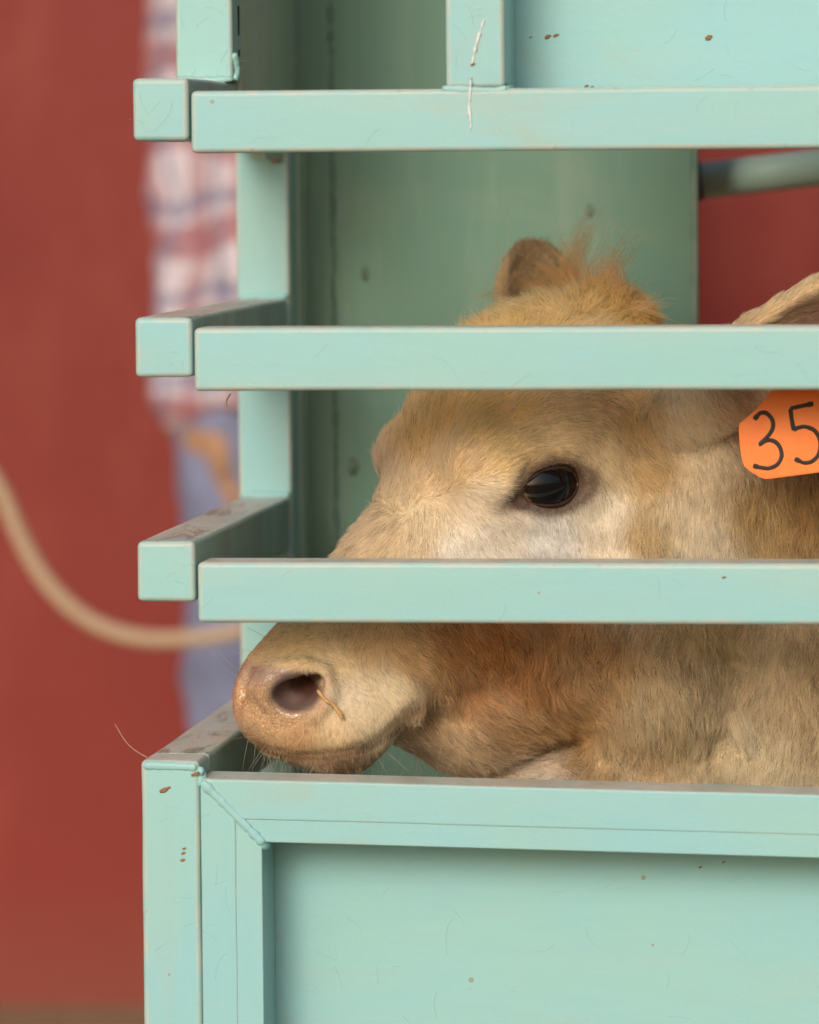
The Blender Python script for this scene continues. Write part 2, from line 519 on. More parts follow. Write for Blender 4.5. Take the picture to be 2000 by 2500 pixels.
# back sheet
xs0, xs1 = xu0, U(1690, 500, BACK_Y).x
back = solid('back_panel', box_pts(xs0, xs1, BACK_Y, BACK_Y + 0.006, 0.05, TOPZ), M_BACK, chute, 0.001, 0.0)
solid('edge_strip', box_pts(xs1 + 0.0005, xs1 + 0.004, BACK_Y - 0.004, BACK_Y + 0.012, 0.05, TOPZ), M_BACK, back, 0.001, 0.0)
p0 = U(808, 0, BACK_Y); p1 = U(822, 1350, BACK_Y)
rad = []; pts = []
for i in range(120):
    t = i / 119; p = p0.lerp(p1, t); p.y = BACK_Y - 0.0005; pts.append(p + Vector((random.uniform(-.0008, .0008), 0, 0)))
    rad.append(0.0015 * random.choice((0.5, 0.7, 1.0, 1.2, 1.5)))
put('weld_seam', tube_mesh('weld_seam', pts, rad, 8, 0.2), simple_mat('seam', (0.14, 0.25, 0.20), 0.6), back)
for px, py, s in ((893, 668, 0.0032), (862, 1140, 0.004), (1440, 515, 0.003)):
    p = U(px, py, BACK_Y)
    put('stain', tube_mesh('stain', [p + Vector((0, -0.0004, -s * 1.6)), p + Vector((0, -0.0004, 0)), p + Vector((0, -0.0004, s * 1.6))], [s * .4, s, s * .5], 10, 0.2, (Vector((0, 1, 0)), 0.15)),
        simple_mat('stain', (0.17, 0.25, 0.17), 0.8), back)
# pipe beyond the sheet
a = U(1702, 441, 0.56); b = U(2000, 408, 0.56)
d = (b - a) / (b.x - a.x)
e = a + d * 1.9
pipe = put('cross_pipe', tube_mesh('cross_pipe', [a.lerp(e, i / 30) for i in range(31)], 0.0135, 24, 0.0),
           paint_mat('pipe_paint', 'X', base=(0.60, 0.84, 0.68), chips=0.4, tops=0.8, rough=0.35), chute, 'weathered round pipe')
put('collar', tube_mesh('collar', [a - d * 0.008, a - d * 0.006, a + d * 0.002, a + d * 0.004], [0.012, 0.0145, 0.0145, 0.0135], 24), simple_mat('collar_steel', (0.12, 0.13, 0.12), 0.5), pipe)

# upper gate panel
g0, g1 = U(1087, 100, -0.006).x, U(1232, 100, -0.006).x
zr1 = U(1160, 216, -0.006).z
solid('gate_upright', box_pts(g0, g1, -0.0045, 0.034, zr1 + 0.0005, TOPZ), M_POST, chute, 0.0032, 0.0004)
up = solid('upper_panel', box_pts(g1 - 0.01, XR - 0.01, 0.070, 0.074, zr1 - 0.03, TOPZ - 0.02), M_PANEL, chute, 0.0008, 0.0005)
solid('panel_edge', box_pts(g1 - 0.012, g1 - 0.001, 0.0345, 0.0695, zr1 + 0.0005, TOPZ - 0.02), M_POST, up, 0.001, 0.0)
solid('gate_rail', box_pts(xb, XR, -0.006, 0.032, TOPZ - 0.04, TOPZ), M_RAIL, chute, 0.003, 0.0003)

# lower gate panel: mitred frame of two-step angle, sagging a little to the right
FS = -0.0185


def frame_z(px_ref, py, x):
    p = U(px_ref, py, -0.004)
    return p.z + FS * (x - p.x)


fx0, fx1 = U(490, 2000, -0.004).x, U(641, 2200, -0.004).x
fxg = U(579, 2200, -0.004).x
XE = XR - 0.1
Zt = lambda x: frame_z(490, 1901, x)
Zg = lambda x: frame_z(1000, 2013, x)
Zb = lambda x: frame_z(1000, 2067, x)
ZF0 = 0.10
Yf = -0.004; Yb = 0.036
bmF = None


def mitre(xo, xi, zo, zi, xe, yf, yb):
    """top bar from the outer to the inner line with its left end cut along the mitre"""
    zfo, zfi = zo, zi
    return [(xi, yf, zfi(xi)), (xe, yf, zfi(xe)), (xe, yf, zfo(xe)), (xo, yf, zfo(xo)),
            (xi, yb, zfi(xi)), (xe, yb, zfi(xe)), (xe, yb, zfo(xe)), (xo, yb, zfo(xo))]


frame = solid('gate_frame', mitre(fx0, fxg, Zt, Zg, XE, Yf, Yb), M_RAIL, chute, 0.0014, 0.0003, wear=0.35)
xq = fx0 + 0.004
solid('frame_bar', [(p[0], p[1] + (0.0007 if p[1] == Yf else 0.0122), p[2]) for p in mitre(xq, fx1, lambda x: Zt(x) - 0.004, Zb, XE, Yf, Yb)], M_RAIL, frame, 0.0008, 0.0002, wear=0.3)
solid('frame_bar', [(fx0, Yf, ZF0), (fxg, Yf, ZF0), (fxg, Yf, Zg(fxg)), (fx0, Yf, Zt(fx0)), (fx0, Yb, ZF0), (fxg, Yb, ZF0), (fxg, Yb, Zg(fxg)), (fx0, Yb, Zt(fx0))], M_POST, frame, 0.0014, 0.0003, wear=0.35)
solid('frame_bar', [(xq, Yf + 0.0007, ZF0), (fx1, Yf + 0.0007, ZF0), (fx1, Yf + 0.0007, Zb(fx1)), (xq, Yf + 0.0007, Zt(xq) - 0.004),
                    (xq, Yb + 0.0117, ZF0), (fx1, Yb + 0.0117, ZF0), (fx1, Yb + 0.0117, Zb(fx1)), (xq, Yb + 0.0117, Zt(xq) - 0.004)], M_POST, frame, 0.0008, 0.0002, wear=0.3)
solid('frame_bar', box_pts(fx0, XE, Yf + 0.001, Yb, ZF0 - 0.05, ZF0 - 0.001), M_RAIL, frame, 0.003, 0.0003)
solid('lower_panel', box_pts(fx0 + 0.01, XE - 0.01, 0.0485, 0.0525, ZF0 - 0.01, Zt(fx0) - 0.012), M_PANEL, chute, 0.0008, 0.0006)


def bead(name, pts, r, parent, n=26, jit=0.12, flat=None):
    P = smooth_path(pts, n)
    rad = [r * (0.75 + 0.5 * abs(mnoise.noise(p * 220))) * (0.6 if i in (0, len(P) - 1) else 1) for i, p in enumerate(P)]
    return put(name, tube_mesh(name, P, rad, 10, jit, flat), M_WELD, parent)


a = Vector((fx0 + 0.001, Yf - 0.0001, Zt(fx0) - 0.002)); b = Vector((fx1 + 0.001, Yf + 0.0004, Zb(fx1) - 0.001))
FL = (Vector((0, 1, 0)), 0.32)
bead('weld_bead', [a, a.lerp(b, .3), a.lerp(b, .65), b], 0.0031, frame, 34, 0.10, (Vector((0, 1, 0)), 0.4))
bead('weld_bead', [b + Vector((-.003, 0.002, .001)), b + Vector((-.001, 0.004, -.001)), b + Vector((.0005, .008, -.002))], 0.0042, frame, 8)
bead('weld_bead', [(g0 - .002, -0.005, zr1 + .0005), ((g0 + g1) / 2, -0.0052, zr1 - .001), (g1 - .006, -0.005, zr1 - .0014), (g1 + .001, -0.005, zr1)], 0.0026, chute, 20, 0.1, FL)
bead('weld_bead', [(g1 + .001, -0.004, zr1), (g1 + .0015, 0.01, zr1 + 0.0005), (g1 + .001, 0.03, zr1 + .0005)], 0.002, chute, 12)
bead('weld_bead', [(xa + .001, 0.1545, SIDE[0][3] + .002), ((xa + xb) / 2, 0.1535, SIDE[0][3] + .001), (xb, 0.1545, SIDE[0][3] + .0015)], 0.0022, chute, 20)
bead('weld_bead', [(xb + .001, 0.156, SIDE[0][3] + .018), (xb + .0015, 0.162, SIDE[0][3] + .008), (xb + .001, 0.158, SIDE[0][3] + .001)], 0.0026, chute, 12, 0.2)
x0, x1, z0, z1 = SIDE[3]
bead('weld_bead', [(x0 + .002, -0.0005, z1 - .003), ((x0 + x1) / 2, 0.0002, z1 - .0035), (x1 - .002, -0.0005, z1 - .004)], 0.0028, chute, 20, 0.1, FL)
bead('weld_bead', [(x1 - .001, 0.0, z1 - .006), (x1 + .001, 0.004, z1 - .008), (x1, 0.001, z1 - .016)], 0.003, chute, 10, 0.2)
for i in (1, 2):
    x0, x1, z0, z1 = SIDE[i]
    bead('weld_bead', [(xu0 + .002, YP - .0005, z1 + .001), (xu1 - .001, YP - .0005, z1 + .0015)], 0.0028, chute, 16, 0.2)
# gaps in the seam beside the upper post
for y0p, y1p in ((14, 86), (121, 138)):
    a = U(579, y0p, 0.18); b = U(579, y1p, 0.18)
    solid('seam_gap', box_pts(xb - 0.0005, xb + 0.0004, 0.178, 0.1815, b.z, a.z), M_DARK, chute, 0.0, 0.0)


# scratches and chips on the paint
def ribbon(name, pts, wid, Y, mat, parent):
    P = smooth_path([U(x, y, Y) for x, y in pts], 40)
    rad = [wid * max(0.12, 0.55 + 0.9 * mnoise.noise(p * 260)) * math.sin(math.pi * min(max((i + 1.5) / 43, 0), 1)) ** 0.4 for i, p in enumerate(P)]
    return put(name, tube_mesh(name, P, rad, 6, 0.3, (Vector((0, 1, 0)), 0.12)), mat, parent)


ribbon('paint_scratch', [(1182, 48), (1170, 85), (1158, 130), (1152, 160)], 0.0018, -0.0046, M_WHITE, chute)
ribbon('paint_scratch', [(1150, 188), (1148, 225), (1146, 262), (1150, 300), (1148, 318)], 0.0013, -0.0062, M_WHITE, chute)
for (px, py, s, Y) in ((1155, 157, .0011, -.0048), (1150, 192, .0008, -.0048), (1338, 90, .0017, .0698), (1358, 87, .0015, .0698), (1296, 91, .0008, .0698), (1731, 92, .0019, .0698),
                       (1432, 211, .0012, .0698), (1446, 212, .001, .0698), (1768, 1410, .001, -.0062), (400, 1930, .0022, -.0003), (408, 1925, .0018, -.0003), (446, 2100, .0013, -.0003), (448, 2084, .0012, -.0003),
                       (450, 2072, .001, -.0003), (1710, 2117, .0009, .0483), (1768, 2105, .001, .0483), (477, 1890, .0022, -.0012)):
    p = U(px, py, Y)
    put('rust_chip', tube_mesh('rust_chip', [p + Vector((-s * 1.2, 0, -s * .4)), p, p + Vector((s * 1.2, 0, s * .5))], [s * .4, s * .7, s * .3], 9, 0.45, (Vector((0, 1, 0)), 0.12)), M_RUST, chute)

# ---------------------------------------------------------------- the calf
PSI, TH = math.radians(25), math.radians(41)
wv = np.array([-math.sin(YAW), math.cos(YAW), 0.0]); rv = np.array([math.cos(YAW), math.sin(YAW), 0.0]); zv = np.array([0, 0, 1.0])
hv = -math.cos(PSI) * rv - math.sin(PSI) * wv
HL = math.sin(PSI) * rv - math.cos(PSI) * wv              # towards the near side of the head
HF = math.cos(TH) * hv - math.sin(TH) * zv                # towards the nose
HT = math.sin(TH) * hv + math.cos(TH) * zv                # towards the bridge of the nose
EYE_L = 0.078
HO = np.array(U(1356, 1185, 0.103)) - HL * EYE_L          # midpoint between the eyes
CAMN = np.array(CAM); CRn, CUn, CFn = np.array(CR), np.array(CU), np.array(CF)


def H(f, l, t):
    return HO + HF * f + HL * l + HT * t


def pix(P):
    q = np.asarray(P) - CAMN
    z = q @ CFn
    return 1000 + FPX * (q @ CRn) / z, 1250 - FPX * (q @ CUn) / z


def hp(px, py, l):
    """head coordinates of the point of the plane l = const seen at the pixel"""
    d = np.array(CF + CR * ((px - 1000) / FPX) + CU * ((1250 - py) / FPX))
    s = (l - (CAMN - HO) @ HL) / (d @ HL)
    q = CAMN + d * s - HO
    return q @ HF, l, q @ HT


def rotd(deg):
    """axes of a head ellipsoid turned about the lateral axis; positive lifts the front"""
    a = math.radians(deg)
    return np.array([HF * math.cos(a) + HT * math.sin(a), HL, HT * math.cos(a) - HF * math.sin(a)])


def stretch(lo, a, b, hi, fine, coarse):
    m = np.arange(a, b, fine)
    def grow(s, e):
        out = []; x = s; st = fine; sg = 1 if e > s else -1
        while (e - x) * sg > 0:
            st = min(st * 1.12, coarse); x += sg * st; out.append(x)
        return out
    return np.array(grow(a, lo)[::-1] + list(m) + grow(m[-1], hi))


xl = U(500, 1250, 0.05).x; xr = U(2330, 1250, 0.2).x
fd = Field(stretch(xl - 0.01, xl, xr, 1.85, 0.0021, 0.02), stretch(-0.06, 0.035, 0.33, 0.5, 0.0023, 0.015),
           stretch(-0.03, U(1000, 1960, 0.1).z, U(1000, 560, 0.1).z, 1.15, 0.0021, 0.02))


def hell(c, r, deg=0, k=0.02, carve=False, both=True, yaw=0):
    R = rotd(deg)
    for sgn in ((1, -1) if (both and abs(c[1]) > 1e-6) else (1,)):
        Rr = R.copy()
        if yaw:
            a = math.radians(yaw) * sgn
            Rr = np.array([R[0] * math.cos(a) + R[1] * math.sin(a), R[1] * math.cos(a) - R[0] * math.sin(a), R[2]])
        ell(fd, H(c[0], c[1] * sgn, c[2]), r, Rr, k, carve)


def hcap(a, b, ra, rb, k=0.02, carve=False, both=True, squash=None):
    for sgn in ((1, -1) if both else (1,)):
        cap(fd, H(a[0], a[1] * sgn, a[2]), H(b[0], b[1] * sgn, b[2]), ra, rb, k, carve, squash)


# trunk, shoulder and neck (all but the front of the neck is out of the picture)
ell(fd, (0.95, 0.28, 0.62), (0.62, 0.19, 0.25), k=0.05)
ell(fd, (0.45, 0.27, 0.60), (0.24, 0.175, 0.28), k=0.06)
ell(fd, (1.35, 0.28, 0.66), (0.28, 0.18, 0.23), k=0.06)
for lx, ly in ((0.45, 0.2), (0.45, 0.36), (1.42, 0.2), (1.42, 0.37)):
    hind = lx > 1
    kx = 0.05 if hind else 0.0
    cap(fd, (lx, ly, 0.50), (lx - kx, ly, 0.30), 0.085 if hind else 0.07, 0.045, 0.05)
    cap(fd, (lx - kx, ly, 0.30), (lx + kx, ly, 0.26), 0.045, 0.034, 0.03)
    cap(fd, (lx + kx, ly, 0.27), (lx + kx * .6, ly, 0.07), 0.032, 0.024, 0.03)
    cap(fd, (lx + kx * .6, ly, 0.06), (lx + kx * .6 - 0.02, ly, 0.02), 0.03, 0.036, 0.02)
cap(fd, (1.60, 0.28, 0.78), (1.68, 0.28, 0.32), 0.028, 0.016, 0.03)
nk = lambda px, py, Y: np.array(U(px, py, Y))
ell(fd, nk(2600, 1330, 0.27), (0.24, 0.15, 0.21), k=0.06)
ell(fd, nk(2080, 1440, 0.235), (0.105, 0.112, 0.185), k=0.03)
ell(fd, nk(1690, 1300, 0.205), (0.085, 0.098, 0.115), k=0.03)
ell(fd, nk(1620, 1640, 0.20), (0.058, 0.093, 0.085), k=0.018)
ell(fd, nk(1960, 1760, 0.225), (0.060, 0.105, 0.14), k=0.02)
ell(fd, nk(1420, 1940, 0.19), (0.085, 0.075, 0.036), k=0.025)
ell(fd, nk(1800, 2050, 0.21), (0.14, 0.095, 0.07), k=0.03)

# head
hell((-.036, 0, .002), (.103, .070, .080), 7, .02)
hcap((.02, 0, -.012), (.168, 0, -.001), .059, .0370, .025, both=False)
hell((.045, 0, -.038), (.13, .050, .075), -8, .03)
hell((.1955, 0, -.006), (.0455, .048, .0400), 0, .012)
hell((.172, .020, -.024), (.056, .033, .036), -25, .015)
hell((.203, .012, -.012), (.028, .026, .0225), 0, .010)
fl = hp(652, 1742, 0.0); hcap(fl, hp(705, 1764, 0.014), .0135, .0115, .008)
hcap((.157, .004, -.0570), (.12, .016, -.097), .0165, .029, .007)
hcap((.12, .016, -.097), (.05, .034, -.115), .030, .037, .02)
hcap((.05, .034, -.104), (-.02, .042, -.086), .037, .044, .02)
hcap((.150, .006, -.068), (.108, .014, -.110), .014, .020, .014)
hell((.005, .046, -.052), (.080, .031, .066), -12, .025)
hell((.095, .034, -.030), (.055, .022, .040), -10, .02)
hell((.002, .054, .000), (.044, .0275, .034), 20, .02)
hell((.014, .052, .034), (.030, .024, .024), 20, .02)
hell((-.06, .050, .006), (.05, .034, .045), 0, .03)
# poll, ear roots
hell((-.112, 0, .007), (.034, .034, .036), -30, .02)
hell((-.098, .068, -.010), (.034, .026, .030), 0, .02)

# ears: cupped leaves, the near one held back, the far one held up and out
def ear(base, tip, wid, face, sgn):
    base, tip = np.array(base), np.array(tip)
    a = tip - base; Ln = np.linalg.norm(a); a /= Ln
    n = np.array(face, float); n -= a * (n @ a); n /= np.linalg.norm(n)
    b = np.cross(n, a)
    R = np.array([a, b, n])
    c = base + a * Ln * 0.56
    s0 = fd.F.copy()
    fd.F[...] = 0.5
    ell(fd, c, (Ln * 0.50, wid, wid * 0.46), R, 0.006)
    cap(fd, base - a * 0.012, base + a * Ln * 0.22, wid * 0.50, wid * 0.62, 0.02)
    ell(fd, c + n * wid * 0.30 + a * 0.008, (Ln * 0.455, wid * 0.86, wid * 0.55), R, 0.006, True)
    k = 0.014
    h = np.clip(0.5 + 0.5 * (fd.F - s0) / k, 0, 1)
    fd.F = fd.F * (1 - h) + s0 * h - k * h * (1 - h)


near_b = np.array(U(1705, 985, 0.118)); near_t = np.array(U(2270, 680, 0.085))
ear(near_b, near_t, 0.0425, -wv * 1.0 - zv * 0.75, 1)
far_b = H(-.082, -.072, .000); far_t = np.array(U(1318, 600, 0.325))
ear(far_b, far_t, 0.0305, -wv * 1.0 + rv * 0.25, -1)

def surf(px, py):
    """first point of the skin met by the sight line through the pixel, in head coordinates"""
    d = np.array(CF + CR * ((px - 1000) / FPX) + CU * ((1250 - py) / FPX))
    for Y in np.arange(0.0, 0.45, 0.0008):
        P = CAMN + d * ((Y - CAMN[1]) / d[1])
        i, j, k = [min(int(np.searchsorted(a, v)), len(a) - 1) for a, v in zip((fd.xs, fd.ys, fd.zs), P)]
        if fd.F[i, j, k] < 0:
            q = P - HO
            return np.array([q @ HF, q @ HL, q @ HT])
    return np.array(hp(px, py, .04))


# fold of the upper lid
for k1, k2, a0, a1, r_ in ((1.42, 1.55, 25, 150, .0016),):
    fp = []
    for a in np.radians(np.linspace(a0, a1, 9)):
        u, v = math.cos(a) * .0195 * k1, math.sin(a) * .0125 * k2
        P_ = H(.0015 + u * math.cos(math.radians(33)) - v * math.sin(math.radians(33)), .08, .0005 + u * math.sin(math.radians(33)) + v * math.cos(math.radians(33)))
        fp.append(surf(*pix(P_)))
    for p, q in zip(fp[:-1], fp[1:]): hcap(p, q, r_, r_, .004, True)
# the hanging upper lip
hcap(hp(850, 1775, .040), hp(965, 1722, .0435), .0185, .0165, .012)
# eye sockets
ER = 33.0
EL = .0805                                    # how far out the cornea stands
hell((.0015, .090, .0005), (.0208, .036, .0132), ER, .004, True)


hcap(surf(1272, 1222), surf(1224, 1250), .0060, .0024, .006, True)
wa, wb, wc = [surf(x, y) - np.array([0, .0030, 0]) for x, y in ((628, 1682), (668, 1650), (738, 1638))]
hcap(wa, wb, .0062, .0080, .007, both=False); hcap(wb, wc, .0080, .0066, .007, both=False)
hcap(hp(590, 1645, 0), hp(612, 1740, 0), .0030, .0026, .008, True, both=False)
# nostrils: a raised wing above, the hole, and its floor
arc = [surf(x, y) - np.array([0, .0004, 0]) for x, y in ((648, 1722), (646, 1692), (664, 1662), (700, 1640), (745, 1636), (784, 1645), (800, 1680), (796, 1715), (770, 1748))]
na, nb, nc_ = surf(706, 1706), surf(748, 1678), surf(768, 1668)
for p, q, r in zip(arc[:-1], arc[1:], (.0022, .0044, .0058, .0062, .0056, .0042, .0036, .003)):
    hcap(p, q, r, r, .007, both=False)
for sgn in (1, -1):
    def W(p, back, inn): return H(p[0] - back, (p[1] - inn) * sgn, p[2] + back * .15)
    cap(fd, W(na, -.001, -.006), W(na, .004, .002), .0095, .0098, .005, True)
    cap(fd, W(nb, 0, -.004), W(nb, .014, .022), .0072, .0062, .004, True)
    cap(fd, W(nc_, 0, -.003), W(nc_, .012, .020), .0048, .0058, .004, True)
    cap(fd, W((na + nb) / 2, 0, -.003), W((na + nb) / 2, .010, .012), .0072, .0065, .004, True)
# mouth line, its corner, and the crease behind the lip
mp = [surf(x, y) for x, y in ((628, 1822), (680, 1843), (740, 1851), (800, 1851), (860, 1842), (915, 1822), (965, 1790), (1000, 1755), (1022, 1728))]
for p, q, r in zip(mp[:-1], mp[1:], (.0020, .0024, .0028, .0036, .0048, .0062, .0066, .0048)):
    hcap(p, q, r, r, .004, True)
mp = [surf(x, y) for x, y in ((985, 1790), (1060, 1768), (1130, 1765))]
for p, q, r in zip(mp[:-1], mp[1:], (.0040, .0026)):
    hcap(p, q, r, r * .6, .010, True)

BV, BQ = fd.mesh('calf')
BV = relax(BV, BQ, 3, 0.5)
# skin wrinkles and gentle lumps of the coat
BN = vnormals(BV, BQ)
def wav(P, f, seed):
    r = np.random.default_rng(seed); o = 0
    for i in range(7):
        d = r.normal(size=3); d /= np.linalg.norm(d)
        o = o + np.sin(P @ d * f * r.uniform(0.6, 1.5) + r.uniform(0, 7))
    return o / 7 ** 0.5
BPX, BPY = pix(BV)
cheek = 1 / (1 + np.exp(-(BPX - 1000) / 60))
BV = BV + BN * (0.0012 * cheek * wav(BV, 140, 3) + 0.0006 * wav(BV, 320, 4) * cheek)[:, None]
BN = vnormals(BV, BQ)

# coat table: pixel of the near profile, lie of the hair (image degrees, 0 right, 90 down), length mm, colour, frizz
COAT = [
    (930, 1020, -110, 12, (216, 162, 82), 0.35), (1000, 1080, -95, 13, (214, 162, 82), 0.3), (1060, 980, -70, 14, (196, 147, 79), 0.4), (1000, 950, -95, 14, (213, 160, 82), 0.4),
    (1150, 1030, -50, 12, (224, 168, 82), 0.25), (1250, 985, -35, 12, (206, 157, 88), 0.3), (1050, 1170, -60, 9, (208, 172, 128), 0.2), (1150, 1120, -50, 7, (202, 165, 118), 0.12),
    (930, 1150, -120, 9, (206, 172, 128), 0.3), (975, 1205, -90, 8, (202, 170, 125), 0.5), (900, 1250, 140, 11, (186, 154, 112), 0.45), (820, 1330, 138, 10, (182, 150, 106), 0.4),
    (950, 1310, 125, 9, (188, 160, 120), 0.35), (1050, 1260, 70, 7, (192, 170, 136), 0.2), (1010, 1340, 110, 7, (188, 166, 132), 0.2), (1110, 1340, 65, 4, (198, 188, 172), 0.08),
    (1200, 1330, 62, 4, (198, 188, 172), 0.08), (1350, 1325, 70, 4, (212, 206, 200), 0.08), (1480, 1250, 80, 6, (202, 188, 164), 0.1), (1440, 1120, 50, 6, (188, 162, 120), 0.12),
    (1330, 1060, -15, 6, (192, 160, 115), 0.12), (1230, 1090, -40, 6, (204, 166, 104), 0.12), (1420, 1020, 0, 8, (184, 152, 108), 0.25), (1180, 1230, 30, 4, (200, 178, 150), 0.1),
    (1500, 1350, 80, 7, (196, 180, 155), 0.12), (1550, 1000, 60, 11.2, (174, 134, 80), 0.68), (1585, 1150, 60, 11.2, (170, 134, 82), 0.68), (1575, 1300, 75, 11.2, (155, 125, 78), 0.68),
    (1680, 1000, 75, 6.4, (208, 184, 150), 0.15), (1720, 1085, 80, 7.2, (202, 182, 148), 0.19), (1800, 1000, 50, 9, (152, 120, 88), 0.4), (1660, 1240, 90, 8.0, (170, 153, 122), 0.22),
    (1720, 1330, 90, 8.0, (168, 155, 128), 0.22), (1850, 1250, 95, 12.0, (124, 95, 50), 0.52), (1980, 1250, 95, 12.8, (102, 75, 38), 0.6), (1180, 760, -165, 15, (218, 166, 80), 0.9),
    (1300, 720, -150, 15, (204, 156, 86), 0.9), (1400, 690, -115, 17, (196, 144, 72), 0.9), (1480, 700, -80, 16, (188, 134, 60), 0.9), (1560, 760, -65, 11, (180, 122, 44), 0.9),
    (1250, 850, -90, 14, (213, 160, 82), 0.6), (1450, 880, -45, 14, (190, 145, 88), 0.7), (640, 1565, -170, 2.2, (200, 158, 108), 0.05), (730, 1560, 170, 3, (192, 154, 102), 0.08),
    (900, 1560, 120, 6, (172, 136, 92), 0.12), (810, 1620, 40, 3, (186, 156, 114), 0.08), (850, 1700, 45, 3, (194, 174, 144), 0.06), (950, 1680, 50, 4, (190, 170, 134), 0.1),
    (820, 1800, 100, 3.5, (190, 160, 118), 0.1), (720, 1795, 110, 3, (180, 135, 94), 0.08), (920, 1760, 70, 4, (190, 168, 132), 0.1), (1000, 1600, 45, 9, (172, 130, 82), 0.35),
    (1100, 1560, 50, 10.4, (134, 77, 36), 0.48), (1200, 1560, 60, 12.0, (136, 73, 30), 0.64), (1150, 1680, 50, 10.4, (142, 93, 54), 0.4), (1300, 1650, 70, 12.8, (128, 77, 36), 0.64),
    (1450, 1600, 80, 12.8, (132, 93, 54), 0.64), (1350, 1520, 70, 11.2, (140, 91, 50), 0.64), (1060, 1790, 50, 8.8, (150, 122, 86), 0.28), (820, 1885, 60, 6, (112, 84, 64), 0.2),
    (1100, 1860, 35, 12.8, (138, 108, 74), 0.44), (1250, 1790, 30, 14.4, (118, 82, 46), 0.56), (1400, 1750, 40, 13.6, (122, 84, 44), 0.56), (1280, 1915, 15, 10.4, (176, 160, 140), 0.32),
    (1500, 1870, 80, 12.0, (152, 126, 90), 0.48), (1600, 1700, 90, 13.6, (150, 127, 88), 0.52), (1700, 1560, 90, 13.6, (150, 125, 84), 0.6), (1765, 1650, 90, 8.0, (138, 121, 90), 0.38),
    (1850, 1600, 95, 10.4, (162, 141, 106), 0.38), (1850, 1880, 95, 10.4, (158, 143, 110), 0.38), (1980, 1700, 95, 11.2, (152, 127, 90), 0.45), (2300, 1500, 95, 12.0, (148, 121, 84), 0.45),
    (1880, 740, -30, 7.2, (172, 142, 102), 0.1), (1960, 700, -25, 7.2, (178, 146, 103), 0.1), (1975, 775, 10, 7.8, (134, 100, 86), 0.2), (2150, 800, 0, 7.2, (159, 126, 90), 0.15),
    (880, 1872, 50, 7, (108, 82, 60), 0.25), (1010, 1835, 40, 10, (116, 90, 64), 0.35), (1045, 1770, 40, 9, (128, 100, 70), 0.3), (930, 1790, 80, 4, (192, 170, 136), 0.1),
]
CX = np.array([(c[0], c[1]) for c in COAT], float)
CA = np.radians([c[2] for c in COAT]); CDIR = np.stack([np.cos(CA), np.sin(CA)], 1)
CLEN = np.array([c[3] for c in COAT], float); CCOL = np.array([lin(c[4]) for c in COAT])
CCOL = CCOL ** np.array([0.58, 0.662, 0.72]) * np.array([1.06, 1.07, 1.08]); CCOL = CCOL * np.minimum(1, 0.90 / CCOL.max(1))[:, None]
CFZ = np.array([c[5] for c in COAT])
LP = np.array(H(0, 0, 0))


def sm(a, b, v):
    t = np.clip((v - a) / (b - a), 0, 1); return t * t * (3 - 2 * t)


def profile_px(P):
    """pixel of the point, mirrored to the near side of the head where it lies on the far side"""
    l = (P - HO) @ HL
    f = (P - HO) @ HF
    m = (l < 0) & (f > -0.16)
    Q = P - np.where(m, 2 * l, 0)[:, None] * HL
    x, y = pix(Q)
    # the far forehead is seen itself: keep its own pixel there
    x0, y0 = pix(P)
    return np.where(m, np.minimum(x, x0 + 160), x), y


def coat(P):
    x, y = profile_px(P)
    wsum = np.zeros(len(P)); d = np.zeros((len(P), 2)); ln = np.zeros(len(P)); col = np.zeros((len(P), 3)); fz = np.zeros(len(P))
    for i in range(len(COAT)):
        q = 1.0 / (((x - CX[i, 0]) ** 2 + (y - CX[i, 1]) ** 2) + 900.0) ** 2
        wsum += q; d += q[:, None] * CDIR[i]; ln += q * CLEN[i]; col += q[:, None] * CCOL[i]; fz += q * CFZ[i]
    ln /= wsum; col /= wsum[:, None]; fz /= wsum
    q = P - far_b; ax = (far_t - far_b) / np.linalg.norm(far_t - far_b)
    s_ = q @ ax
    em = sm(.022, .036, s_) * sm(.052, .044, np.linalg.norm(q - s_[:, None] * ax, axis=1)) * sm(-.045, -.06, (P - HO) @ HL)
    inner = sm(.026, .018, np.linalg.norm((q - s_[:, None] * ax)[:, :2], axis=1))
    ec = np.array(lin((200, 168, 122)))[None] * (1 - inner[:, None]) + np.array(lin((150, 124, 88)))[None] * inner[:, None]
    col = col * (1 - em[:, None]) + ec * em[:, None]
    ln = ln * (1 - em) + 4.5 * em; fz = fz * (1 - em) + .12 * em
    d = d * (1 - em[:, None]) + np.array([[.15, -1.0]]) * em[:, None] * np.linalg.norm(d, axis=1, keepdims=True)
    d /= np.linalg.norm(d, axis=1, keepdims=True) + 1e-9
    return x, y, d, ln, col, fz


EYE_C = H(.0015, .0805, .0005)
eax = np.array([math.cos(math.radians(ER)), math.sin(math.radians(ER))])


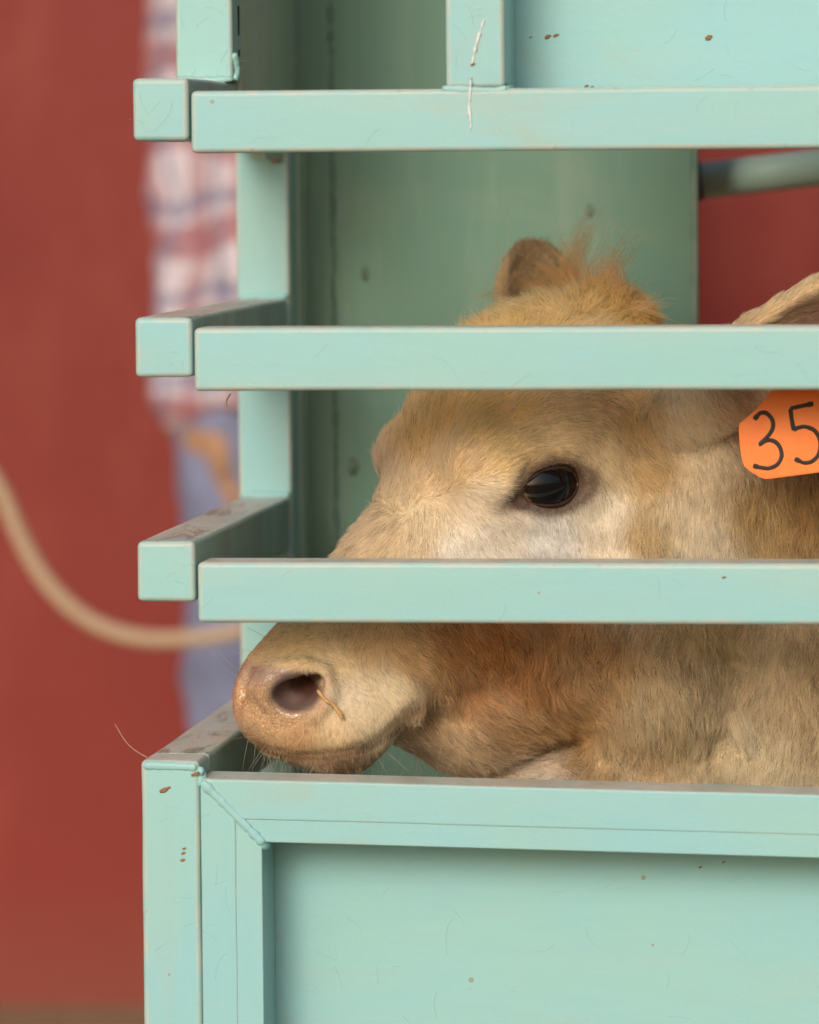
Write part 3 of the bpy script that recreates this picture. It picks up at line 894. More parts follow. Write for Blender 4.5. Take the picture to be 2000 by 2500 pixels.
def masks(P, x, y):
    q = P - HO; f, l, t = q @ HF, np.abs(q @ HL), q @ HT
    # eye ring
    u = (f - .0015) * eax[0] + (t - .0005) * eax[1]; v = -(f - .0015) * eax[1] + (t - .0005) * eax[0]
    e = np.sqrt((u / .0205) ** 2 + (v / .0130) ** 2)
    near_eye = sm(.045, .055, l)
    ring = (1 - sm(1.2, 1.75, e)) * near_eye
    # inner corner of the eye
    cx, cy = 1222, 1250
    can = np.exp(-((x - 1240) / 38) ** 2 - ((y - 1238) / 26) ** 2) * near_eye
    # bare nose plate: in front of a slanted line
    xb = np.interp(y, [1590, 1620, 1650, 1700, 1740, 1790, 1840], [560, 640, 790, 800, 775, 700, 640])
    rg = 14 * wav(P, 420, 41)
    bald = sm(30, -35, x - xb + rg) * sm(1578, 1640, y + rg) * sm(1850, 1826, y) * (f > .15)
    nose_in = 0
    # inside of the nostril
    # lip line
    px = np.array([628, 680, 740, 800, 860, 915, 965, 1000, 1022]); py = np.array([1822, 1843, 1851, 1851, 1842, 1822, 1790, 1755, 1728])
    dl = np.full(len(P), 1e9)
    for a in range(len(px) - 1):
        v = np.array([px[a + 1] - px[a], py[a + 1] - py[a]], float); h = np.clip(((x - px[a]) * v[0] + (y - py[a]) * v[1]) / (v @ v), 0, 1)
        dl = np.minimum(dl, np.hypot(x - px[a] - h * v[0], y - py[a] - h * v[1]))
    lip = np.exp(-(dl / 7.5) ** 2)
    return e, ring, np.clip(can, 0, 1), bald, lip


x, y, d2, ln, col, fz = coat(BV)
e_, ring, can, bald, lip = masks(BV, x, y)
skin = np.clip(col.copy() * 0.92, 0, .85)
dark = np.array(lin((76, 52, 42)))
w_ = np.clip(ring * 0.9 + can * 0.75, 0, 1)[:, None]
skin = skin * (1 - w_) + dark * w_
nosec = np.array(lin((224, 178, 132))); nosel = np.array(lin((192, 168, 158)))
topn = (sm(1700, 1640, y) * sm(560, 640, x))[:, None]
nc = nosec * (1 - topn * .75) + nosel * topn * .75
nvar = (0.5 + 0.5 * np.clip(wav(BV, 160, 9), -1, 1))[:, None]
nc = nc * (0.86 + 0.22 * nvar) * (0.9 + .1 * (0.5 + 0.5 * np.clip(wav(BV, 420, 19), -1, 1)))[:, None]
bw = np.clip(bald, 0, 1)[:, None]
skin = skin * (1 - bw) + nc * bw
skin = skin * (1 - .75 * lip[:, None]) + np.array(lin((88, 56, 46))) * .75 * lip[:, None]
# the rims of the nostrils are grey skin, the hole is lined dark red
q = BV - HO; bf, bl, bt = q @ HF, np.abs(q @ HL), q @ HT
nd = np.hypot((x - 722) / 62, (y - 1690) / 50)
nr = (np.exp(-((nd - 1.0) / 0.30) ** 2) * (bf > .15))[:, None] * 0.55
skin = skin * (1 - nr) + np.array(lin((158, 134, 118))) * nr
inn = ((nd < 1.05) & (bl < .036) & (bf > .165))
inn = sm(1.12, .85, nd) * (bf > .165)
deep = np.clip(np.exp(-((x - 745) / 38) ** 2 - ((y - 1675) / 26) ** 2) * 1.6, 0, 1)[:, None]
ic = np.array(lin((108, 88, 82))) * (1 - deep) + np.array(lin((74, 42, 37))) * deep
skin = skin * (1 - inn[:, None]) + ic * inn[:, None]

calf_root = empty('calf', (0.9, 0.28, 0.0), 'tan calf with an orange ear tag looking out sideways between green rails', 'calf')


def skin_mat():
    m, nt, b = new_mat('calf_skin')
    geo = nt.nodes.new('ShaderNodeNewGeometry'); pos = geo.outputs['Position']
    at = nt.nodes.new('ShaderNodeAttribute'); at.attribute_name = 'tint'
    bl = nt.nodes.new('ShaderNodeAttribute'); bl.attribute_name = 'bare'
    n = noise_tex(nt, pos, 260.0, 3, 0.6)
    c = mix(nt, mth(nt, 'MULTIPLY', ramp(nt, n, [(0.35, 1.0), (0.6, 0.0)]), 0.22), at.outputs['Color'], (0.16, 0.09, 0.055))
    v = nt.nodes.new('ShaderNodeTexVoronoi'); v.feature = 'DISTANCE_TO_EDGE'; v.inputs['Scale'].default_value = 360.0
    mp = nt.nodes.new('ShaderNodeMapping'); mp.inputs['Scale'].default_value = (1, 1, 1.0)
    wn = nt.nodes.new('ShaderNodeTexNoise'); wn.inputs['Scale'].default_value = 120.0
    nt.links.new(pos, wn.inputs['Vector'])
    va = nt.nodes.new('ShaderNodeVectorMath'); va.operation = 'MULTIPLY_ADD'
    nt.links.new(wn.outputs[1], va.inputs[0]); va.inputs[1].default_value = (0.004, 0.004, 0.004); nt.links.new(pos, va.inputs[2])
    nt.links.new(va.outputs[0], v.inputs['Vector'])
    crack = ramp(nt, v.outputs['Distance'], [(0.0, 0.0), (0.12, 1.0)])
    c = mix(nt, mth(nt, 'MULTIPLY', mth(nt, 'SUBTRACT', 1.0, crack), mth(nt, 'MULTIPLY', bl.outputs['Fac'], 0.16)), c, (0.30, 0.16, 0.10))
    nt.links.new(c, b.inputs['Base Color'])
    r = mix(nt, bl.outputs['Fac'], (0.75,) * 3, (0.14,) * 3)
    nt.links.new(mth(nt, 'ADD', r, mth(nt, 'MULTIPLY', noise_tex(nt, pos, 90.0, 3), 0.22)), b.inputs['Roughness'])
    nt.links.new(mix(nt, bl.outputs['Fac'], (0.12,) * 3, (0.55,) * 3), b.inputs['Specular IOR Level'])
    nt.links.new(mth(nt, 'MULTIPLY', bl.outputs['Fac'], 0.35), b.inputs['Coat Weight']); b.inputs['Coat Roughness'].default_value = 0.12
    b.inputs['Subsurface Weight'].default_value = 0.15; b.inputs['Subsurface Radius'].default_value = (1, .4, .25); b.inputs['Subsurface Scale'].default_value = 0.004
    bp = nt.nodes.new('ShaderNodeBump'); bp.inputs['Distance'].default_value = 0.0011
    nt.links.new(mth(nt, 'MULTIPLY', bl.outputs['Fac'], 0.65), bp.inputs['Strength'])
    nt.links.new(mth(nt, 'ADD', mth(nt, 'POWER', crack, 0.6), mth(nt, 'MULTIPLY', n, 0.4)), bp.inputs['Height'])
    nt.links.new(bp.outputs[0], b.inputs['Normal'])
    return m


me = np_mesh('calf_body', BV, BQ)
ca = me.attributes.new('tint', 'FLOAT_COLOR', 'POINT'); ca.data.foreach_set('color', np.concatenate([skin, np.ones((len(BV), 1))], 1).astype(np.float32).ravel())
fa = me.attributes.new('bare', 'FLOAT', 'POINT'); fa.data.foreach_set('value', np.clip(bald * (1 - .6 * inn) + ring * .3, 0, 1).astype(np.float32))
body = put('body', me, skin_mat(), calf_root)

# eyeballs
def eye_mat():
    m, nt, b = new_mat('calf_eye')
    at = nt.nodes.new('ShaderNodeAttribute'); at.attribute_name = 'tint'
    nt.links.new(at.outputs['Color'], b.inputs['Base Color'])
    b.inputs['Roughness'].default_value = 0.015; b.inputs['IOR'].default_value = 1.5
    b.inputs['Coat Weight'].default_value = 0.0
    return m


EM = eye_mat()
EA, EB, EO = .0235, .0235, .0150
for sgn in (1, -1):
    bm = bmesh.new(); bmesh.ops.create_uvsphere(bm, u_segments=96, v_segments=64, radius=1.0)
    c = Vector(H(.0015, (EL - EO) * sgn, .0005))
    out = Vector(HL * sgn)
    lay = bm.verts.layers.float_color.new('tint')
    a1 = Vector(rotd(ER)[0]); a2 = Vector(rotd(ER)[2])
    for v in bm.verts:
        u, q, r = v.co.x, v.co.y, v.co.z                  # pole of the sphere looks outward
        rr = math.hypot(u * 0.80, q * 1.12)
        if rr < 0.46: cc = (0.003, 0.003, 0.004)
        elif rr < 0.62: cc = (0.010, 0.006, 0.004)
        elif rr < 0.68: cc = (0.10, 0.045, 0.02)
        else: cc = (0.05, 0.026, 0.017)
        v[lay] = (*cc, 1)
        v.co = c + a1 * (u * EA) + a2 * (q * EB) + out * (r * EO)
    bmesh.ops.recalc_face_normals(bm, faces=bm.faces)
    put('eyeball', bm_mesh('eyeball', bm), EM, calf_root)
    # lids: a moist dark rim round the opening
    ring_p = []; lid_r = []
    for i in range(73):
        a = 2 * math.pi * i / 72
        u, v = math.cos(a) * .0192, math.sin(a) * .0120
        if math.cos(a) > 0.5:                        # drawn out towards the inner corner
            t = (math.cos(a) - .5) / .5
            u += .007 * t; v = v * (1 - .3 * t) - .002 * t
        P = HF * (u * eax[0] - v * eax[1]) + HT * (u * eax[1] + v * eax[0])
        dist = min((u * u + v * v) / EA ** 2, .8)
        ring_p.append(c + Vector(P) + out * (EO * math.sqrt(1 - dist) + .0006))
        lid_r.append((.0014 + .0003 * math.sin(a)) * (1 + .22 * math.sin(a * 3 + 1) + .12 * math.sin(a * 9)))
    mm = simple_mat('eyelid_skin', lin((56, 38, 31)), 0.22, 0.5, (500, 0.3, 0.0004))
    put('eyelid', tube_mesh('eyelid', ring_p, lid_r, 10, 0.05), mm, calf_root)


# ---------------------------------------------------------------- fur
def hair_object(name, pts, rad, cols, mat, parent):
    """pts (n, k, 3), rad (n, k), cols (n, 3)"""
    n, k, _ = pts.shape
    cu = bpy.data.hair_curves.new(name)
    cu.add_curves([k] * n)
    cu.attributes['position'].data.foreach_set('vector', pts.astype(np.float32).ravel())
    ra = cu.attributes.get('radius') or cu.attributes.new('radius', 'FLOAT', 'POINT')
    ra.data.foreach_set('value', rad.astype(np.float32).ravel())
    c4 = np.concatenate([cols, np.ones((n, 1))], 1)
    ta = cu.attributes.new('tint', 'FLOAT_COLOR', 'CURVE')
    ta.data.foreach_set('color', c4.astype(np.float32).ravel())
    o = bpy.data.objects.new(name, cu); COL.objects.link(o)
    cu.materials.append(mat)
    o.parent = parent; o.matrix_parent_inverse = Matrix.Translation(-parent.location)
    return o


def fur_mat():
    m = bpy.data.materials.new('calf_fur'); m.use_nodes = True
    nt = m.node_tree; nt.nodes.remove(nt.nodes['Principled BSDF'])
    out = nt.nodes['Material Output']
    at = nt.nodes.new('ShaderNodeAttribute'); at.attribute_name = 'tint'
    hb = nt.nodes.new('ShaderNodeBsdfHairPrincipled'); hb.model = 'CHIANG'; hb.parametrization = 'COLOR'
    hi = nt.nodes.new('ShaderNodeHairInfo')
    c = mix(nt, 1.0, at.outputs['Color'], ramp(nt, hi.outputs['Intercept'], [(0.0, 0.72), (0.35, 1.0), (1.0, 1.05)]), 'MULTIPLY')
    nt.links.new(c, hb.inputs['Color'])
    hb.inputs['Roughness'].default_value = 0.45; hb.inputs['Radial Roughness'].default_value = 0.55
    hb.inputs['Coat'].default_value = 0.0
    df = nt.nodes.new('ShaderNodeBsdfDiffuse'); nt.links.new(c, df.inputs['Color'])
    mx = nt.nodes.new('ShaderNodeMixShader'); mx.inputs[0].default_value = 0.25
    nt.links.new(hb.outputs[0], mx.inputs[1]); nt.links.new(df.outputs[0], mx.inputs[2])
    nt.links.new(mx.outputs[0], out.inputs['Surface'])
    return m


FM = fur_mat()
tris = np.concatenate([BQ[:, [0, 1, 2]], BQ[:, [0, 2, 3]]])
tc = BV[tris].mean(1)
ta_ = 0.5 * np.linalg.norm(np.cross(BV[tris[:, 1]] - BV[tris[:, 0]], BV[tris[:, 2]] - BV[tris[:, 0]]), axis=1)
tn = BN[tris].mean(1)
facing = -(tn @ CFn)
px_, py_ = pix(tc)
dens = ta_ * np.where(facing > -0.25, 1.0, 0.22)
dens *= np.where((px_ > 2200) | (tc[:, 0] > 0.02), 0.06, 1.0) * (tc[:, 0] < 0.25)
NF = 250000
pick = RNG.choice(len(tris), NF, p=dens / dens.sum())
r1 = np.sqrt(RNG.random(NF)); r2 = RNG.random(NF)
T = tris[pick]
P0 = BV[T[:, 0]] * (1 - r1)[:, None] + BV[T[:, 1]] * (r1 * (1 - r2))[:, None] + BV[T[:, 2]] * (r1 * r2)[:, None]
N0 = BN[T[:, 0]] * (1 - r1)[:, None] + BN[T[:, 1]] * (r1 * (1 - r2))[:, None] + BN[T[:, 2]] * (r1 * r2)[:, None]
N0 /= np.linalg.norm(N0, axis=1, keepdims=True)
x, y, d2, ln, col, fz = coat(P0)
e_, ring, can, bald, lip = masks(P0, x, y)
q = P0 - HO; bf, bl = q @ HF, np.abs(q @ HL)
nd = np.hypot((x - 722) / 62, (y - 1690) / 50)
keep = (bald < RNG.random(NF) * 0.8 + 0.1) & ~((e_ < 1.03) & (bl > .045)) & ~((nd < 1.12) & (bf > .15)) 
keep &= lip < RNG.random(NF) * .9 + .25
P0, N0, x, y, d2, ln, col, fz, e_, ring, can = [a[keep] for a in (P0, N0, x, y, d2, ln, col, fz, e_, ring, can)]
n = len(P0)
# colour: dark round the eye, slow and fast variation
ew = np.clip(ring * 0.85 + can * 0.6, 0, 1)
upper = sm(1200, 1140, y)
dk = np.array(lin((98, 62, 40)))[None] * upper[:, None] + np.array(lin((92, 76, 66)))[None] * (1 - upper[:, None])
col = col * (1 - ew[:, None]) + dk * ew[:, None]
ln = ln * (1 - 0.55 * ring)
ln = np.minimum(ln, 45.0)
t3 = CRn[None] * d2[:, :1] - CUn[None] * d2[:, 1:]
# on the faces that look away from the camera the lie keeps to the surface
wob = np.stack([wav(P0, 120, 21), wav(P0, 120, 22), wav(P0, 120, 23)], 1)
wob2 = np.stack([wav(P0, 330, 24), wav(P0, 330, 25), wav(P0, 330, 26)], 1)
t3 = t3 + (0.12 + 0.5 * fz)[:, None] * wob * 0.55 + (0.06 + 0.45 * fz)[:, None] * wob2 * 0.4 + RNG.normal(size=(n, 3)) * (0.10 + 0.28 * fz)[:, None]
t3 -= N0 * (t3 * N0).sum(1, keepdims=True)
t3 /= np.linalg.norm(t3, axis=1, keepdims=True) + 1e-9
lift = np.radians(11 + 28 * fz + RNG.normal(size=n) * (4 + 10 * fz))
poll = sm(800, 740, y) * sm(1100, 1200, x) * sm(1680, 1620, x)
lift = lift + np.radians(16) * poll
L = ln * 0.001 * RNG.uniform(0.6, 1.15, n)
d0 = t3 * np.cos(lift)[:, None] + N0 * np.sin(lift)[:, None]
# locks
cs = np.where(fz > .55, .006, np.where(fz > .28, .004, .0024))
ck = np.floor(P0 / cs[:, None] + wob * 0.25).astype(np.int64)
key = (ck[:, 0] * 73856093) ^ (ck[:, 1] * 19349663) ^ (ck[:, 2] * 83492791)
_, inv = np.unique(key, return_inverse=True)
cn = np.bincount(inv).astype(float)
cm = np.stack([np.bincount(inv, P0[:, a]) / cn for a in range(3)], 1)
cd = np.stack([np.bincount(inv, d0[:, a]) / cn for a in range(3)], 1)
crv = RNG.normal(size=(len(cn), 3))
ctone = RNG.normal(size=len(cn))
K = 5
S = np.linspace(0, 1, K)
pts = np.zeros((n, K, 3))
bendv = (crv[inv] * 0.45 + RNG.normal(size=(n, 3)) * 0.35) * (0.15 + 0.85 * fz)[:, None]
tipc = cm[inv] + cd[inv] * (L * 0.95)[:, None] + crv[inv] * (L * 0.16 * fz)[:, None]
clump = (0.12 + 0.5 * fz)
for i, s in enumerate(S):
    p = P0 + d0 * (L * s)[:, None] + (t3 * 0.30 - N0 * 0.22) * (L * s * s)[:, None] + bendv * (L * s * s * 0.5)[:, None]
    a = (clump * s ** 1.5)[:, None]
    off = P0 - cm[inv]
    p = p * (1 - a) + (cm[inv] + off * 0.25 + cd[inv] * (L * s)[:, None] + crv[inv] * (L * s * s * 0.22 * (0.3 + fz))[:, None] + (t3 * 0.25 - N0 * 0.2) * (L * s * s)[:, None]) * a
    # never below the skin
    h = ((p - P0) * N0).sum(1)
    p = p + N0 * np.clip(0.0003 * s - h, 0, None)[:, None]
    pts[:, i] = p
tone = 1.06 + 0.24 * RNG.normal(size=n) + 0.20 * ctone[inv] + 0.05 * wob[:, 0]
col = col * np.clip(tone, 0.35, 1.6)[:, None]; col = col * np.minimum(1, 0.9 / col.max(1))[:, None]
r0 = 0.00014 + 0.00008 * np.clip((ln - 3) / 9, 0, 1)
rad = r0[:, None] * np.array([1.0, 1.0, 0.85, 0.6, 0.18])[None]
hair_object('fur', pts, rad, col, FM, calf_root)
print('FUR', n, len(BV))

# tufts of the poll, whiskers, lashes
def strands(name, roots, dirs, lens, bend, r, cols, mat, k=9, wiggle=0.0):
    n = len(roots); pts = np.zeros((n, k, 3))
    ph = RNG.normal(size=(n, 3))
    for i in range(k):
        s = i / (k - 1)
        pts[:, i] = roots + dirs * (lens * s)[:, None] + bend * (lens * s * s)[:, None] + wiggle * ph * (np.sin(s * 7 + ph[:, :1]) - np.sin(ph[:, :1])) * lens[:, None] * 0.1
    rad = np.linspace(1, 0.25, k)[None] * np.asarray(r).reshape(-1, 1) * np.ones((n, 1))
    return hair_object(name, pts, rad, cols, mat, calf_root)


def near_roots(pxpy):
    """surface points seen at the pixels, with normals"""
    bx, by = pix(BV)
    vis = np.where(-(BN @ CFn) > 0.02)[0]
    out = []
    for a, b in pxpy:
        dd = (bx[vis] - a) ** 2 + (by[vis] - b) ** 2
        c = vis[np.argsort(dd)[:12]]
        out.append(c[np.argmin((BV[c] - CAMN) @ CFn)])
    return BV[out], BN[out]


wr = []; wd = []; wl = []
for _ in range(46):
    a = RNG.uniform(0, 1); wr.append((600 + 380 * a, 1822 + 60 * math.sin(a * 2.6) + RNG.uniform(-22, 12))); wd.append((RNG.uniform(-.9, .3) + a * .5, RNG.uniform(.5, 1.0))); wl.append(RNG.uniform(.010, .030))
for _ in range(14):
    wr.append((RNG.uniform(585, 720), RNG.uniform(1525, 1800))); wd.append((-1, RNG.uniform(-.55, .35))); wl.append(RNG.uniform(.014, .032))
for _ in range(26):
    wr.append((RNG.uniform(940, 1300), RNG.uniform(1790, 1880))); wd.append((RNG.uniform(-.3, .9), RNG.uniform(.1, .9))); wl.append(RNG.uniform(.02, .05))
wr, wn_ = near_roots(wr)
wd = np.array(wd); wl = np.array(wl)
dv = CRn[None] * wd[:, :1] - CUn[None] * wd[:, 1:] + wn_ * 0.5
dv /= np.linalg.norm(dv, axis=1, keepdims=True)
strands('whiskers', wr, dv, wl, RNG.normal(size=dv.shape) * 0.22, 0.00014, np.tile(np.array(lin((205, 185, 150)))[None], (len(wr), 1)), FM)
rt = []; dv = []; ll = []; bd = []
for (cx_, cy_, nn, ang, ln_, cu_) in ((1415, 668, 110, -98, .040, (.35, .1)), (1440, 672, 110, -80, .026, (-.6, .1)), (1385, 676, 110, -112, .026, (-.5, -.2)), (1340, 686, 100, -130, .020, (-.4, -.3)), (1470, 690, 100, -92, .032, (.5, .1)), (1510, 715, 90, -75, .026, (-.45, -.1)), (1550, 745, 70, -60, .018, (.3, -.3)), (1280, 715, 80, -145, .018, (-.3, -.3)), (1200, 758, 60, -160, .015, (-.1, -.4))):
    a0 = math.radians(ang); jit = RNG.normal(size=2) * .1
    for _ in range(nn):
        rt.append((RNG.normal(cx_, 14), RNG.normal(cy_ + 22, 8)))
        a_ = a0 + RNG.normal() * .14
        dv.append(CRn * math.cos(a_) - CUn * math.sin(a_) - CFn * (0.25 + RNG.normal() * .1)); ll.append(ln_ * RNG.uniform(.6, 1.25))
        bd.append(CRn * (cu_[0] + RNG.normal() * .12) + CUn * (cu_[1] + RNG.normal() * .12))
for _ in range(90):
    rt.append((RNG.uniform(1180, 1600), 725)); dv.append(zv * .9 + RNG.normal(size=3) * .45); ll.append(RNG.uniform(.012, .034)); bd.append(RNG.normal(size=3) * .4)
rr_, rn_ = near_roots(rt); rr_ = rr_ + RNG.normal(size=rr_.shape) * .0012
dv = np.array(dv); dv /= np.linalg.norm(dv, axis=1, keepdims=True); ll = np.array(ll)
strands('forelock', rr_, dv, ll, np.array(bd), 0.00022, np.array(lin((226, 170, 104)))[None] * RNG.uniform(.75, 1.25, len(rt))[:, None], FM, 12, 0.7)
# lashes
lr = []; ld = []
for i in range(46):
    a = math.radians(RNG.uniform(15, 165)); u, v = math.cos(a) * .0195, math.sin(a) * .0125
    lr.append(np.array(EYE_C) + HF * (u * eax[0] - v * eax[1]) + HT * (u * eax[1] + v * eax[0]) - HL * .0065)
    ld.append(HL * 0.75 + HT * 0.35 + HF * (u * 14))
lr = np.array(lr); ld = np.array(ld); ld /= np.linalg.norm(ld, axis=1, keepdims=True)
strands('eyelashes', lr, ld, RNG.uniform(.008, .015, len(lr)), np.tile(-zv[None] * 0.35, (len(lr), 1)), 0.00016, np.tile(np.array([[.02, .012, .008]]), (len(lr), 1)), FM)
# mucus at the nostril
mr, mn = near_roots([(775, 1682), (795, 1700), (818, 1722), (842, 1746)])
lr_ = np.array([mr[0] * (1 - t) + mr[-1] * t for t in (0, .33, .66, 1)]); mr = mr - CFn * 0 + .35 * (lr_ - mr); mp_ = [Vector(p - CFn * .0030 + n_ * .0012) for p, n_ in zip(mr, mn)]
mm = simple_mat('mucus', (0.60, 0.36, 0.15), 0.18, 0.6, (400, 0.4, 0.0005))
P = smooth_path(mp_, 20)
put('nasal_discharge', tube_mesh('nasal_discharge', P, [0.0011 + 0.0002 * math.sin(i * 0.9) + (0.0005 if i > 16 else 0) - (.0008 if i == 20 else 0) for i in range(21)], 10, 0.15), mm, calf_root)

# ---------------------------------------------------------------- ear tag
TY = 0.066
tag_root = empty('ear_tag', U(1935, 1030, TY), 'orange plastic ear tag marked 35 hanging from the ear of the calf', 'ear tag')


def TG(x, y, out=0.0):
    """a point of the tag: its lower edge swings a little outward"""
    return U(x, y, TY - 0.006 * (y - 900) / 260 - out)


def tag_plate():
    o = [(1905, 905), (1886, 952), (1846, 1000), (1806, 1034), (1804, 1055), (1807, 1090), (1812, 1124), (1818, 1138), (1832, 1151), (1858, 1166), (1868, 1169), (1880, 1169),
         (2090, 1141), (2112, 1120), (2136, 1085), (2140, 1060), (2131, 1000), (2120, 985), (2060, 940), (2012, 890), (1990, 880), (1930, 888)]
    bm = bmesh.new()
    fr = [bm.verts.new(TG(x, y, 0.0008)) for x, y in o]; bk = [bm.verts.new(TG(x, y, -0.0008)) for x, y in o]
    bm.faces.new(fr); bm.faces.new(bk[::-1])
    for i in range(len(o)):
        j = (i + 1) % len(o); bm.faces.new((fr[j], fr[i], bk[i], bk[j]))
    bmesh.ops.recalc_face_normals(bm, faces=bm.faces)
    bmesh.ops.bevel(bm, geom=[e for e in bm.edges if len([f for f in e.link_faces if len(f.verts) > 6]) == 1], offset=0.0006, segments=2, affect='EDGES')
    me = bm_mesh('tag_plate', bm, False)
    m, nt, b = new_mat('orange_plastic')
    geo = nt.nodes.new('ShaderNodeNewGeometry')
    n = noise_tex(nt, geo.outputs['Position'], 60.0, 4, 0.6)
    nt.links.new(mix(nt, ramp(nt, n, [(0.3, 0.0), (0.7, 1.0)]), (0.92, 0.185, 0.014), (0.97, 0.23, 0.022)), b.inputs['Base Color'])
    b.inputs['Roughness'].default_value = 0.42; b.inputs['Specular IOR Level'].default_value = 0.35
    return put('tag_plate', me, m, tag_root)


tag_plate()
INK = simple_mat('black_marker', (0.028, 0.020, 0.018), 0.55, 0.3)


def digit(pts):
    P = smooth_path([TG(x, y, 0.0009) for x, y in pts], 70)
    put('digit', tube_mesh('digit', P, [0.00132 * (1.25 if i in (1, 2, len(P) - 2, len(P) - 3) else 1 + .12 * mnoise.noise(p * 300)) for i, p in enumerate(P)], 10, 0.0, (Vector((0, 1, 0)), 0.16)), INK, tag_root)


digit([(1842, 1024), (1856, 1009), (1872, 1009), (1886, 1025), (1887, 1045), (1876, 1064), (1857, 1083), (1858, 1083.5), (1868, 1077), (1884, 1075), (1901, 1086), (1909, 1110), (1900, 1132), (1880, 1143), (1860, 1142), (1839, 1137)])
digit([(1986, 985), (1958, 991), (1932, 997), (1930.5, 999), (1933, 1022), (1938, 1048), (1939, 1049), (1950, 1044), (1967, 1042), (1990, 1052), (2003, 1077), (2000, 1106), (1985, 1125), (1964, 1130), (1941, 1120)])
st = U(1960, 905, 0.06)
put('stud', tube_mesh('stud', [st + Vector((0, -.004, 0)), st + Vector((0, -.003, 0)), st + Vector((0, .03, 0))], [0.011, 0.012, 0.006], 24), simple_mat('stud_plastic', (0.85, 0.16, 0.015), 0.45), tag_root)

# ---------------------------------------------------------------- the person beyond
PY_ = 1.95
px2 = lambda px, py: np.array(U(px, py, PY_))
pcx = float(px2(800, 900)[0])
person = empty('person', (pcx, PY_, 0.0), 'person in a checked shirt and blue jeans standing behind the chute with one arm hanging', 'person')


